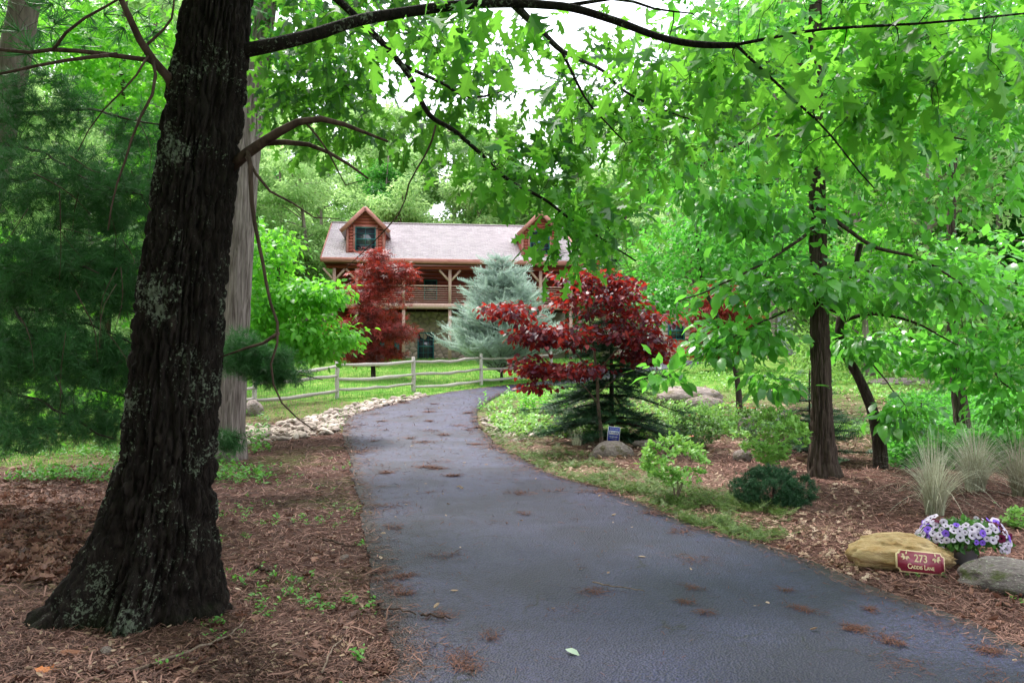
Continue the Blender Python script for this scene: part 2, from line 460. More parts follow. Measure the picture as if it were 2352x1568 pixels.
# ------------------------------------------------------------------ house
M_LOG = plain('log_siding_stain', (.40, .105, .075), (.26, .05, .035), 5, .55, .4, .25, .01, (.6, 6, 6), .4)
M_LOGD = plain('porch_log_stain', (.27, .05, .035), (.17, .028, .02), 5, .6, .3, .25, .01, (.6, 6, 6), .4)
M_TRIM = plain('cedar_trim', (.45, .2, .165), (.32, .115, .09), 4, .6, .3, .15, .005, (1, 1, 5))
M_POST = plain('weathered_cedar', (.55, .38, .32), (.38, .22, .18), 5, .75, .2, .2, .005, (8, 8, 1))
M_TEAL = plain('teal_paint', (.03, .16, .17), (.02, .11, .12), 9, .45, .4, .05)
M_SHING = plain('roof_shingle', (.62, .54, .55), (.42, .355, .375), 30, .85, .25, .4, .004, (1, 1, 1), .7)
M_STONE = plain('field_stone', (.42, .33, .25), (.22, .17, .14), 5, .85, .2, .6, .02, (1, 1, 1), .65)
M_MORT = plain('mortar', (.3, .27, .23), (.2, .18, .15), 20, .95, .1, .5)
M_DARK = plain('dark_red_board', (.12, .05, .035), (.08, .03, .022), 6, .8, .2, .2)  # dark red-brown colour for ceiling, joists and shell wall
m, t, out = newmat('window_glass'); q = NT(t)
t.links.new(q.bsdf((.03, .035, .045), .04, .9, q.bump(q.noise(q.coord(), 1.6, 2), .05, .02)), out.inputs[0]); M_GLASS = m
M_WHITE = plain('white_paint', (.78, .77, .76), (.66, .65, .64), 8, .5, .4, .05)

HO = P(1033, 825, 42.0); HO[2] = 1.83; HYAW = R(7.0)
house = thing('log_house', 'two-storey red log house with pink shingle roof and dormers behind the rail fence', 'house', HO, HYAW)
XL, XR, ZD, ZE, ZR, YR, YE = -6.6, 7.0, 2.94, 5.17, 7.98, 5.0, -.55
slope = (ZR - ZE) / (YR - YE)
roofz = lambda yy: ZE + (yy - YE) * slope
mb = MB()                                                    # roof deck, both slopes, closed prism
V = [(xx, yy, zz) for xx in (XL, XR) for yy, zz in ((YE, ZE - .16), (YE, ZE - .02), (YR, ZR - .02), (2 * YR - YE, ZE - .02), (2 * YR - YE, ZE - .16), (YR, ZR - .18))]
mb.add(V, [(0, 5, 4, 3, 2, 1), (6, 7, 8, 9, 10, 11), (0, 1, 7, 6), (1, 2, 8, 7), (2, 3, 9, 8), (3, 4, 10, 9), (4, 5, 11, 10), (5, 0, 6, 11)])
roof = mb.build('roof', M_TRIM, house)
mb = MB(); sl = math.hypot(YR - YE, ZR - ZE); nrow = 44; rng = np.random.default_rng(3)
ca_, sa_ = (YR - YE) / sl, (ZR - ZE) / sl
for r_ in range(nrow):
    s0 = r_ * sl / nrow - .02; s1 = s0 + sl / nrow * 1.25
    xs = np.arange(XL - .02 + (r_ % 2) * -.15 - rng.random() * .05, XR + .02, .3)
    for xx in xs:
        a, b = max(xx + .004, XL - .02), min(xx + .296, XR + .02)
        if b - a < .02: continue
        th = .016 + rng.random() * .008; pt = []
        for ss, hh in ((s0, th), (s1, .004)):
            for xe in (a, b):
                for h_ in (0, hh):
                    pt.append((xe, YE + ss * ca_ - h_ * sa_, ZE + ss * sa_ + h_ * ca_))
        mb.add(pt, [(1, 3, 7, 5), (0, 2, 3, 1), (0, 1, 5, 4), (2, 6, 7, 3)], np.clip(rng.normal(.45, .27), 0, 1))
mb.build('shingles', M_SHING, roof, kind='stuff')
mb = MB(); mb.bar((XL - .04, YR, ZR + .02), (XR + .04, YR, ZR + .02), .34, .05); mb.build('ridge_cap', M_SHING, roof)
mb = MB(); mb.bar((XL - .03, YE - .03, ZE - .07), (XR + .03, YE - .03, ZE - .07), .05, .24); mb.build('fascia', M_TRIM, roof)
for xx in (XL - .04, XR + .04):
    mb = MB(); mb.bar((xx, YE, ZE - .07), (xx, YR, ZR - .07), .05, .22, up=(0, 0, 1)); mb.build('rake_board', M_TRIM, roof)
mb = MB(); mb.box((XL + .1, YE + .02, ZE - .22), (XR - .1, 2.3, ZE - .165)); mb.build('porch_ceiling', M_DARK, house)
mb = MB(); mb.bar((XL + .2, 0, ZE - .33), (XR - .2, 0, ZE - .33), .16, .22); mb.build('porch_header', M_LOGD, house)
# shell walls
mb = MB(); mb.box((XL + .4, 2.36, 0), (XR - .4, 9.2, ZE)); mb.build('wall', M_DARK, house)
for side in (XL + .4, XR - .4):
    mb = MB(); e = .05 if side > 0 else -.05
    mb.add([(side, 2.3, ZE), (side, 9.2, ZE), (side, 5, ZR - .3), (side + e, 2.3, ZE), (side + e, 9.2, ZE), (side + e, 5, ZR - .3)], [(0, 1, 2), (5, 4, 3), (0, 3, 4, 1), (1, 4, 5, 2), (2, 5, 3, 0)])
    mb.build('gable_wall', M_LOG, house)
zz = ZD + .1
while zz < ZE - .2:
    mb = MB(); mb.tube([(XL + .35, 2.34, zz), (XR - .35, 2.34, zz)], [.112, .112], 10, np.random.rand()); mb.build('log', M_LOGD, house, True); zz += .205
# porch deck
mb = MB(); mb.box((XL + .4, -.02, ZD - .13), (XR - .4, 2.3, ZD)); mb.build('porch_floor', M_POST, house)
mb = MB(); mb.bar((XL + .35, -.1, ZD - .15), (XR - .35, -.1, ZD - .15), .09, .27); mb.build('deck_beam', M_POST, house)
for xx in np.arange(XL + .6, XR - .4, .6):
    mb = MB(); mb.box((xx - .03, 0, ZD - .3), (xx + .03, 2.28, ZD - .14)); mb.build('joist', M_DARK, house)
posts = [-6.0, -4.85, -2.42, 0, 2.42, 4.85, 6.5]
for xx in posts:
    mb = MB(); mb.box((xx - .08, -.06, ZD + .003), (xx + .08, .1, ZE - .44)); mb.build('porch_post', M_POST if xx != 0 else M_POST, house)
    mb = MB(); mb.box((xx - .085, -.03, 0), (xx + .085, .13, ZD - .3)); mb.build('support_post', M_POST, house)
    for sg in (-1, 1):
        mb = MB(); mb.bar((xx + sg * .06, .02, ZE - 1.02), (xx + sg * .56, .02, ZE - .46), .11, .13, up=(0, 1, 0)); mb.build('brace', M_POST, house)
for a, b in zip(posts[:-1], posts[1:]):
    mb = MB(); mb.bar((a + .083, .02, ZD + .93), (b - .083, .02, ZD + .93), .12, .06); mb.build('handrail', M_POST, house)
    for k in range(7):
        mb = MB(); mb.tube([(a + .08, .02, ZD + .1 + k * .115), (b - .08, .02, ZD + .1 + k * .115)], [.017, .017], 6); mb.build('railing_bar', M_POST, house)
# stone wall below the deck: irregular stones with recessed mortar
mb = MB(); mb.box((-2.5, 2.16, 0), (XR - .4, 2.33, ZD - .3)); swall = mb.build('stone_wall', M_MORT, house)
WIN = (-1.62, .02, .78, 1.42)                                    # x0, z0, w, h of the ground floor window
rng = np.random.default_rng(11)
sx0, sx1, sz1 = -2.5, 3.0, ZD - .32
seeds = []
for _ in range(4000):
    p_ = rng.random(2) * [sx1 - sx0, sz1] + [sx0, 0]
    if WIN[0] - .02 < p_[0] < WIN[0] + WIN[2] + .02 and p_[1] < WIN[1] + WIN[3] + .02: continue
    if all((p_[0] - a) ** 2 * .6 + (p_[1] - b) ** 2 * 1.5 > .235 ** 2 for a, b in seeds): seeds.append(tuple(p_))
def clip(poly, n_, d_):
    o = []
    for k in range(len(poly)):
        a, b = poly[k], poly[(k + 1) % len(poly)]
        da, db = a @ n_ - d_, b @ n_ - d_
        if da <= 0: o.append(a)
        if da * db < 0: o.append(a + (b - a) * da / (da - db))
    return o
for k, s_ in enumerate(seeds[:290]):
    c0 = np.array(s_); poly = [np.array(p_) for p_ in ((sx0, .01), (sx1, .01), (sx1, sz1), (sx0, sz1))]
    for k2, s2 in enumerate(seeds):
        c1 = np.array(s2); dd = c1 - c0; L = np.linalg.norm(dd)
        if 0 < L < 1.2 and len(poly) > 2: poly = clip(poly, dd / L, (c0 @ dd + c1 @ dd) / 2 / L - .012)
    if c0[1] < WIN[1] + WIN[3] + .3 and len(poly) > 2:             # keep off the window opening
        wx0, wx1, wz1 = WIN[0] - .06, WIN[0] + WIN[2] + .06, WIN[1] + WIN[3] + .06
        if c0[1] < wz1:
            if c0[0] < WIN[0]: poly = clip(poly, np.array([1., 0]), wx0)
            elif c0[0] > WIN[0] + WIN[2]: poly = clip(poly, np.array([-1., 0]), -wx1)
        elif wx0 < c0[0] < wx1: poly = clip(poly, np.array([0, -1.]), -wz1)
    if len(poly) < 3: continue
    n_ = len(poly); cen = sum(poly) / n_; dpt = .025 + rng.random() * .035
    V = [(p_[0], 2.165, p_[1]) for p_ in poly] + [(*(cen + (p_ - cen) * .86)[:1], 2.16 - dpt, (cen + (p_ - cen) * .86)[1]) for p_ in poly]
    mb = MB(); mb.add(V, [tuple(range(2 * n_ - 1, n_ - 1, -1))[::-1]] + [(a, (a + 1) % n_, n_ + (a + 1) % n_, n_ + a) for a in range(n_)], rng.random())
    mb.build('stone', M_STONE, swall)
def window(parent, x0, z0, w_, h_, yy, mat=M_TEAL, cols=2, rows=4, fw=.06, name='window'):
    mb = MB()
    mb.box((x0 - fw, yy - .05, z0 - fw), (x0, yy + .05, z0 + h_ + fw)); mb.box((x0 + w_, yy - .05, z0 - fw), (x0 + w_ + fw, yy + .05, z0 + h_ + fw))
    mb.box((x0, yy - .048, z0 - fw), (x0 + w_, yy + .05, z0)); mb.box((x0, yy - .048, z0 + h_), (x0 + w_, yy + .05, z0 + h_ + fw))
    mb.box((x0, yy - .035, z0 + h_ / 2 - .03), (x0 + w_, yy + .03, z0 + h_ / 2 + .03))
    f = mb.build(name, mat, parent)
    for k in range(1, cols):
        mb = MB(); xx = x0 + w_ * k / cols; mb.box((xx - .011, yy - .02, z0), (xx + .011, yy + .005, z0 + h_)); mb.build('muntin', mat, f)
    for k in range(1, rows):
        if k * 2 == rows: continue
        mb = MB(); zz = z0 + h_ * k / rows; mb.box((x0, yy - .018, zz - .011), (x0 + w_, yy + .004, zz + .011)); mb.build('muntin', mat, f)
    mb = MB(); mb.box((x0 - .001, yy + .008, z0 - .001), (x0 + w_ + .001, yy + .02, z0 + h_ + .001)); mb.build('pane', M_GLASS, f)
    return f
window(house, *WIN, 2.12, cols=3)
window(house, -1.28, ZD + .42, .62, 1.0, 2.2, rows=2, cols=1)
window(house, 1.5, ZD + .25, .9, 1.2, 2.2)
window(house, -5.1, ZD + .25, .9, 1.2, 2.2)
# entry under the deck, left of the stone wall
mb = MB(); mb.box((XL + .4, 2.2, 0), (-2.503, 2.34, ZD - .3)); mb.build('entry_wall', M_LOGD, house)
mb = MB(); mb.box((-3.42, 2.12, .02), (-2.98, 2.2, 2.0)); dr_ = mb.build('door', plain('red_door', (.38, .07, .035), (.25, .04, .02), 5, .5), house)
for xx in (-3.72, -2.93):
    mb = MB(); mb.box((xx, 2.08, .05), (xx + .27, 2.17, 1.95))
    for k in range(12): mb.box((xx + .04, 2.062, .2 + k * .14), (xx + .23, 2.078, .29 + k * .14))
    mb.build('shutter', M_TEAL, house)
# dormers
def dormer(cx):
    yf, w2, zb, ze, za, ov = .2, .94, roofz(.2) - .1, 6.86, 7.98, .32
    d = MB()
    d.box((cx - w2, yf + .1, zb), (cx + w2, yf + .16, ze))
    d.add([(cx - w2, yf + .1, ze), (cx + w2, yf + .1, ze), (cx, yf + .1, za - .12), (cx - w2, yf + .16, ze), (cx + w2, yf + .16, ze), (cx, yf + .16, za - .12)], [(0, 1, 2), (5, 4, 3), (1, 4, 5, 2), (2, 5, 3, 0)])
    for sg in (-1, 1): d.box((cx + sg * w2 - .04, yf + .161, zb), (cx + sg * w2 + .04, 3.2, ze))
    dm = d.build('dormer', M_LOG, house)
    zz = zb + .1
    while zz < za - .28:
        hw = w2 if zz < ze - .05 else w2 * (za - .12 - zz) / (za - .12 - ze)
        wx = .58 if 5.62 < zz < 6.98 else 0
        segs = [(-hw, -wx), (wx, hw)] if wx else [(-hw, hw)]
        for a, b in segs:
            if b - a < .1: continue
            k = MB(); k.tube([(cx + a, yf + .1, zz), (cx + b, yf + .1, zz)], [.085, .085], 10, np.random.rand()); k.build('log', M_LOG, dm, True)
        zz += .165
    for sg in (-1, 1):                                             # corner boards
        k = MB(); k.box((cx + sg * w2 - .06, yf - .012, zb), (cx + sg * w2 + .06, yf + .12, ze)); k.build('corner_board', M_TRIM, dm)
        k = MB(); e0 = np.array((cx, -.16, za)); e1 = np.array((cx + sg * (w2 + ov), -.16, za - (w2 + ov) * 1.0))
        b0 = e0 + [0, 5.1, 0]; b1 = e1 + [0, 4.2, 0]; dn = np.array((0, 0, -.1))
        k.add([e0, e1, b1, b0, e0 + dn, e1 + dn, b1 + dn, b0 + dn], [(0, 1, 2, 3), (7, 6, 5, 4), (0, 4, 5, 1), (1, 5, 6, 2), (2, 6, 7, 3), (3, 7, 4, 0)])
        k.build('dormer_roof', M_SHING, dm)
        k = MB(); k.bar(e0 + [0, -.03, -.1], e1 + [0, -.03, -.1], .05, .2, up=(0, -1, 0) if False else (0, 0, 1)); k.build('bargeboard', M_TRIM, dm)
    f = window(dm, cx - .48, 5.72, .96, 1.16, yf + .02, fw=.05, cols=2, rows=4)
    k = MB(); zt, zo = 5.72 + 1.16 + .05, 5.72 - .05
    k.box((cx - .64, yf - .01, zo - .1), (cx - .531, yf + .06, zt + .1)); k.box((cx + .531, yf - .01, zo - .1), (cx + .64, yf + .06, zt + .1))
    k.box((cx - .53, yf - .012, zt), (cx + .53, yf + .06, zt + .1)); k.box((cx - .53, yf - .012, zo - .1), (cx + .53, yf + .06, zo))
    k.build('window_casing', M_TRIM, dm)
dormer(-4.42); dormer(4.85)
mb = MB(); mb.tube([(6.25, 3.2, 6.6), (6.25, 3.2, 8.75)], [.1, .1], 12); mb.tube([(6.25, 3.2, 8.75), (6.25, 3.2, 8.9)], [.15, .15], 12); mb.build('chimney_pipe', M_WHITE, house, True)

# garage and shed beyond the garden, mostly hidden by leaves
def shed(name, label, u, v, yy, w_, h_, mat, mroof):
    o = P(u, v, yy); o[2] = H(o[0], o[1]) - .05
    b = thing(name, label, 'building', o, R(4))
    k = MB(); k.box((-w_ / 2, 0, 0), (w_ / 2, 4.5, h_)); k.build('wall', mat, b)
    for j in range(int(h_ / .22)):
        k = MB(); k.box((-w_ / 2 - .01, -.035, j * .22 + .012), (w_ / 2 + .01, -.003, j * .22 + .21)); k.build('siding_board', mat, b)
    k = MB(); e = .35
    k.add([(-w_ / 2 - e, -e, h_), (w_ / 2 + e, -e, h_), (w_ / 2 + e, 2.25, h_ + 1.3), (-w_ / 2 - e, 2.25, h_ + 1.3), (w_ / 2 + e, 4.9, h_), (-w_ / 2 - e, 4.9, h_)], [(0, 1, 2, 3), (3, 2, 4, 5), (0, 3, 5), (1, 4, 2), (0, 5, 4, 1)])
    k.build('roof', mroof, b)
    k = MB(); k.box((-.5, -.06, 0), (.5, -.037, 2.0)); k.build('door', M_WHITE if mat is not M_WHITE else M_DARK, b)
    window(b, w_ * .22, 1.0, .7, .8, -.08)
shed('garage', 'pale pink outbuilding half hidden behind the purple-leaved tree', 1500, 830, 39, 3.6, 2.5, plain('pink_siding', (.6, .46, .42), (.5, .36, .33), 6, .7), M_SHING)
shed('garden_shed', 'pale grey shed glimpsed between the tall trunk and the crooked trunk', 1935, 830, 40, 4.6, 2.4, plain('grey_siding', (.6, .6, .64), (.5, .5, .55), 6, .7), M_DARK)

# ------------------------------------------------------------------ split rail fence
M_RAIL = plain('silvered_rail', (.60, .55, .52), (.22, .18, .16), 4, .85, .2, .5, .012, (2, 14, 14), .3)
M_WIRE = plain('rusty_wire', (.12, .09, .08), None, 10, .6)
fence = thing('rail_fence', 'weathered grey three-rail split fence with wire mesh along the lawn', 'fence', FPOST[2])
rng = np.random.default_rng(5)
for p_ in FPOST:
    hh = 1.17 + rng.random() * .05
    pts = np.array([[p_[0] + rng.normal(0, .012), p_[1], p_[2] - .3 + f_ * (hh + .3)] for f_ in np.linspace(0, 1, 7)])
    mb = MB(); mb.tube(pts, np.r_[[.068] * 6, .055] + rng.normal(0, .004, 7), 7, rng.random()); wchild(mb.build('post', M_RAIL), fence)
for a, b in zip(FPOST[:-1], FPOST[1:]):
    for hgt_ in (.24, .62, 1.0):
        t_ = np.linspace(0, 1, 9)[:, None]
        pts = a + (b - a) * t_ + [0, 0, hgt_]; pts[:, 2] += -.05 * np.sin(t_[:, 0] * math.pi) + rng.normal(0, .012, 9) + rng.normal(0, .03)
        pts[:, 1] -= .02
        rad = .058 * (.55 + .45 * np.sin(np.clip(t_[:, 0], .08, .92) * math.pi) ** .5) * rng.uniform(.85, 1.15, 9)
        mb = MB(); mb.tube(pts, rad, 6, rng.random()); wchild(mb.build('rail', M_RAIL), fence)
    k = MB(); L = np.linalg.norm(b - a); n_ = int(L / .1)
    for j in range(n_):
        p0 = a + (b - a) * j / n_ + [0, .07, .02]; k.tube([p0, p0 + [0, 0, .72]], [.0022, .0022], 3, cap=False)
    for hz in np.arange(.05, .75, .1):
        k.tube([a + [0, .07, hz], b + [0, .07, hz]], [.0022, .0022], 3, cap=False)
    wchild(k.build('wire_mesh', M_WIRE, kind='stuff'), fence)

# ------------------------------------------------------------------ rocks
def rock_mesh(name, mat, seed, sub=3, amp=.35, freq=1.3, flat=1.0):
    import bmesh
    bm = bmesh.new(); bmesh.ops.create_icosphere(bm, subdivisions=sub, radius=1)
    Vv = np.array([v_.co[:] for v_ in bm.verts])
    d_ = (fbm(Vv * freq + seed * 7.7, 4, seed) - .5) * 2 * amp
    dd = np.round(d_ * 5) / 5 * .35 + d_ * .65                   # slightly broken facets
    Vv = Vv * (1 + dd)[:, None]; Vv[:, 2] *= flat
    Ff = np.array([[v_.index for v_ in f_.verts] for f_ in bm.faces]); bm.free()
    k = MB(); k.add(Vv, Ff, (seed * .377) % 1); return k.mesh(name, mat, smooth=True)
def rock(name, label, p_, size, mat, seed, rz=0, amp=.3, freq=1.2, sub=4, rx=0):
    o = link(name, rock_mesh(name, mat, seed, sub, amp, freq)); o.location = tuple(map(float, p_)); o.scale = size; o.rotation_euler = (rx, 0, rz)
    return tag(o, label, 'rock')
M_TAN = plain('tan_sandstone', (.52, .39, .22), (.30, .18, .065), 2.6, .85, .2, .8, .05)
def mossrock(name, c1, c2, lich=(.45, .46, .38), moss=(.07, .09, .02)):
    m, t, out = newmat(name); q = NT(t); v = q.coord()
    n1 = q.noise(v, 5, 6, .65); col = q.mix(q.ramp(n1, [(.3, 0), (.7, 1)]), c2, c1)
    col = q.mix(q.ramp(q.noise(v, 11, 4, .7, .5), [(.58, 0), (.63, .9)]), col, lich)
    col = q.mix(q.ramp(q.noise(v, 2.6, 4, .6), [(.52, 0), (.64, .85)]), col, moss)
    t.links.new(q.bsdf(col, .9, .2, q.bump(n1, .9, .06)), out.inputs[0]); return m
M_MOSSY = mossrock('lichen_granite', (.3, .25, .24), (.13, .11, .11))
M_GREYR = mossrock('grey_fieldstone', (.34, .27, .25), (.16, .125, .12), (.5, .44, .41), (.12, .1, .05))

ar = G(2088, 1312)
adr = rock('address_rock', 'smooth tan boulder behind the maroon address plaque', ar + [0, .16, .085], (.40, .21, .15), M_TAN, 24, R(-5), .46, 1.35, 5)
mr = G(2340, 1362)
rock('mossy_rock', 'rough lichen-covered grey rock beside the flower bucket', mr + [.1, .15, .03], (.36, .26, .15), M_MOSSY, 8, R(-12), .28, 1.6)
sr = G(1410, 1052)
rock('sign_rock', 'lichen-spotted grey rock in front of the blue yard sign', sr + [0, .22, .05], (.37, .28, .22), M_GREYR, 5, R(10), .3)
fr = G(1497, 1030)
rock('flat_rock', 'flat dark stone slab lying under the spruce', fr + [.02, .2, .05], (.36, .25, .085), M_GREYR, 12, 0, .25)
br = G(1590, 925)
rock('large_boulder', 'big layered purple-grey boulder on the grassy bank', br + [0, .5, .12], (.98, .7, .36), M_GREYR, 14, R(-8), .32)
rock('low_boulder', 'dark rounded boulder below the big layered boulder', G(1610, 940) + [.1, .1, .05], (.55, .35, .28), M_GREYR, 16, R(15), .28)
rock('round_boulder', 'pale rounded boulder beside the red-flowered azalea', G(1722, 1000) + [0, .15, .18], (.2, .2, .24), M_GREYR, 15, 0, .22)
rock('garden_stone', 'small pale stone at the foot of the upright azalea', G(1708, 1058) + [0, .1, .05], (.16, .14, .13), M_GREYR, 17, R(30), .25)
rock('fence_rock', 'pale rock at the foot of the end fence post', G(575, 955) + [0, .2, .1], (.28, .25, .26), M_GREYR, 18, 0, .3)
rock('ledge_rock', 'flat pale ledge rock in the grass beyond the crooked tree', G(2075, 882) + [0, .3, .03], (1.1, .6, .16), M_GREYR, 19, 0, .3)
rock('ledge_rock', 'small sunlit stone on the grass beyond the ledge rock', G(1985, 862) + [0, .3, .03], (.5, .4, .2), M_GREYR, 20, 0, .3)

M_RIVER = plain('river_stone', (.6, .5, .44), (.17, .125, .11), 3, .85, .25, .4, .02, (1, 1, 1), .75)
rmesh = [rock_mesh('stone', M_RIVER, 40 + k, 2, .5, 1.2) for k in range(9)]
for me in rmesh: me.polygons.foreach_set('use_smooth', np.zeros(len(me.polygons), bool))
def band(name, label, outer, inner, n_, lo, hi, seed, nfill):
    A, B = spline(GG(outer)[:, :2], 60), spline(GG(inner)[:, :2], 60); rg = np.random.default_rng(seed)
    L = np.r_[0, np.cumsum(np.linalg.norm(np.diff((A + B) / 2, axis=0), axis=1))] * 1.0
    wd = np.linalg.norm(A - B, axis=1); cd = np.cumsum(wd * np.gradient(L)); cd /= cd[-1]
    def samp(): 
        k = int(np.searchsorted(cd, rg.random())); f_ = rg.random(); return A[k] * (1 - f_) + B[k] * f_
    b = thing(name, label, 'stone border', on(*((A[30] + B[30]) / 2)))
    placed = []; tries = 0
    while len(placed) < n_ and tries < n_ * 30:
        tries += 1; p_ = samp(); sz = lo + (hi - lo) * rg.random() ** 2
        if any((p_[0] - a_[0]) ** 2 + (p_[1] - a_[1]) ** 2 < (.62 * (sz + a_[2])) ** 2 for a_ in placed): continue
        placed.append((*p_, sz))
    for px, py, sz in placed:
        o = link('stone', rmesh[rg.integers(9)]); o.parent = b
        o.matrix_parent_inverse = Matrix.Translation(-b.location)
        o.location = (px, py, float(H(px, py)) + sz * .28); o.scale = (sz, sz * rg.uniform(.6, .95), sz * rg.uniform(.28, .5))
        o.rotation_euler = (rg.normal(0, .3), rg.normal(0, .3), rg.random() * 6.3)
    k = MB(); Vr = np.array([v_.co[:] for v_ in rmesh[0].vertices]); Fr = np.array([p_.vertices[:] for p_ in rmesh[0].polygons])
    tm = rock_mesh('pebble', M_RIVER, 77, 1, .25); Vr = np.array([v_.co[:] for v_ in tm.vertices]); Fr = np.array([p_.vertices[:] for p_ in tm.polygons])
    for _ in range(nfill):
        p_ = samp(); sz = lo * rg.uniform(.35, .8); a_ = rg.random() * 6.3; c_, s_ = math.cos(a_), math.sin(a_)
        W = Vr * [sz, sz * .7, sz * .5]; W = np.stack([W[:, 0] * c_ - W[:, 1] * s_, W[:, 0] * s_ + W[:, 1] * c_, W[:, 2]], 1)
        k.add(W + [*p_, float(H(*p_)) + sz * .2], Fr, rg.random())
    wchild(k.build('pebbles', M_RIVER, kind='stuff', smooth=True), b)
band('stone_border', 'broad band of pale river stones between lawn and drive', [(570, 990), (640, 975), (700, 962), (760, 945), (830, 928), (900, 917), (965, 907)], [(565, 1022), (690, 1006), (775, 992), (796, 962), (846, 944), (915, 929), (985, 911)], 300, .065, .17, 1, 1600)
band('stone_edging', 'short strip of white flat stones beside the weedy garden corner', [(1106, 962), (1112, 985), (1140, 1005), (1190, 1018)], [(1165, 945), (1185, 965), (1205, 988), (1225, 1005)], 90, .05, .12, 2, 250)

# ------------------------------------------------------------------ signs
def text_mesh(s_, size, ex=.001, bold=0.0):
    c_ = bpy.data.curves.new('lettering', 'FONT'); c_.body = s_; c_.size = size; c_.extrude = ex; c_.align_x = 'CENTER'; c_.offset = bold
    o = bpy.data.objects.new('lettering', c_); COL.objects.link(o)
    me = bpy.data.meshes.new_from_object(o.evaluated_get(bpy.context.evaluated_depsgraph_get()))
    bpy.data.objects.remove(o); return me
def put_text(parent, s_, size, x_, z_, y_, mat, bold=0.0, sx=1.0):
    me = text_mesh(s_, size, .0008, bold); me.materials.clear(); me.materials.append(mat)
    o = link('lettering', me, parent); o.rotation_euler = (math.pi / 2, 0, 0); o.location = (x_, y_, z_); o.scale = (sx, 1, 1)
    return o
M_MAR = plain('maroon_enamel', (.26, .022, .05), (.22, .018, .04), 12, .35, .5, .05)
M_CREAM = plain('cream_enamel', (.78, .62, .36), (.7, .55, .3), 12, .45, .4, .05)
sp = G(2112, 1322)
plaque = thing('address_plaque', 'maroon plaque reading 273 Caddis Lane leaning on the tan boulder', 'sign', sp + [0, -.02, .012], R(4))
plaque.rotation_euler = (R(-14), R(6.5), R(4))
def scoop(w_, h_, r_):
    """plate outline with scooped corners"""
    o = []
    for cx_, cz_, a0 in ((w_, h_, 180), (0, h_, 270), (0, 0, 0), (w_, 0, 90)):
        for k in range(5): 
            a = R(a0 + (90 - k * 22.5)); o.append((cx_ + r_ * math.cos(a), cz_ + r_ * math.sin(a)))
    return o
def plate(poly, y0, y1):
    n_ = len(poly); k = MB()
    k.add([(a, y0, b) for a, b in poly] + [(a, y1, b) for a, b in poly], [tuple(range(n_)), tuple(range(2 * n_ - 1, n_ - 1, -1))] + [(a, n_ + a, n_ + (a + 1) % n_, (a + 1) % n_) for a in range(n_)])
    return k
PW, PH = .385, .165
big = [(a - PW / 2, b) for a, b in scoop(PW, PH, .028)]
sml = [(a * .955, PH / 2 + (b - PH / 2) * .90) for a, b in big]
plate(big, -.004, .008).build('border', M_CREAM, plaque)
plate(sml, -.007, -.0042).build('face', M_MAR, plaque)
put_text(plaque, '273', .078, 0, .083, -.0085, M_CREAM, .0012, .92)
for s_, sz, xx in (('C', .052, -.092), ('ADDIS', .036, -.034), ('L', .052, .034), ('ANE', .036, .075)):
    put_text(plaque, s_, sz, xx, .03, -.0085, M_CREAM, .0006, .86)
for cx_, sg in ((-.128, -1), (.128, 1)):                       # leafy sprig on either side
    for dx, dz, a, L in ((0, .0, 195, .034), (.004, .0, 235, .036), (.012, .002, 280, .034), (.0, .006, 160, .03), (.008, .012, 70, .03), (.016, .004, 320, .03)):
        a = R(a if sg < 0 else 180 - a); k = MB()
        x0_, z0_ = cx_ + sg * -dx, .118 + dz; ux, uz = math.cos(a), math.sin(a)
        k.add([(x0_, -.0092, z0_), (x0_ + ux * L * .5 - uz * L * .26, -.0092, z0_ + uz * L * .5 + ux * L * .26), (x0_ + ux * L, -.0092, z0_ + uz * L), (x0_ + ux * L * .5 + uz * L * .26, -.0092, z0_ + uz * L * .5 - ux * L * .26)], [(0, 3, 2, 1)])
        k.build('leaf_emblem', M_CREAM, plaque)
M_BLUE = plain('blue_sign_ink', (.012, .035, .36), (.01, .03, .3), 10, .4, .5, .03)
ysn = thing('yard_sign', 'small blue security sign on a stake behind the lichen rock', 'sign', G(1413, 1048) + [0, .45, 0], R(-4))
ysn.rotation_euler = (R(-5), R(6), R(-4))
YB = .21
mb = MB(); mb.bar((0, .008, -.1), (0, .008, YB + .1), .02, .006, up=(0, 1, 0)); mb.build('stake', M_WHITE, ysn)
mb = MB(); mb.box((-.108, -.004, YB), (.108, .004, YB + .265)); mb.build('panel', M_WHITE, ysn)
mb = MB(); mb.box((-.099, -.0055, YB + .008), (.099, -.0042, YB + .257)); mb.build('printed_face', M_BLUE, ysn)
mb = MB(); mb.box((-.082, -.0072, YB + .125), (.082, -.0058, YB + .19)); mb.build('name_panel', M_WHITE, ysn)
put_text(ysn, 'RYDER', .05, 0, YB + .145, -.0085, M_BLUE, .0014)
put_text(ysn, 'PROTECTED BY', .021, 0, YB + .215, -.007, M_WHITE)
put_text(ysn, '540-829-2002', .027, 0, YB + .078, -.007, M_WHITE)
put_text(ysn, 'SECURITY SYSTEMS', .016, 0, YB + .05, -.007, M_WHITE)
# ------------------------------------------------------------------ trees
def inframe(p_):
    p_ = np.asarray(p_); y_ = np.maximum(p_[:, 1], .01)
    u = CU + p_[:, 0] / y_ * FPX; v = 835 - (p_[:, 2] - CAMZ) / y_ * FPX
    return (p_[:, 1] > .5) & (u > -20) & (u < 2372) & (v > -20) & (v < 1588)

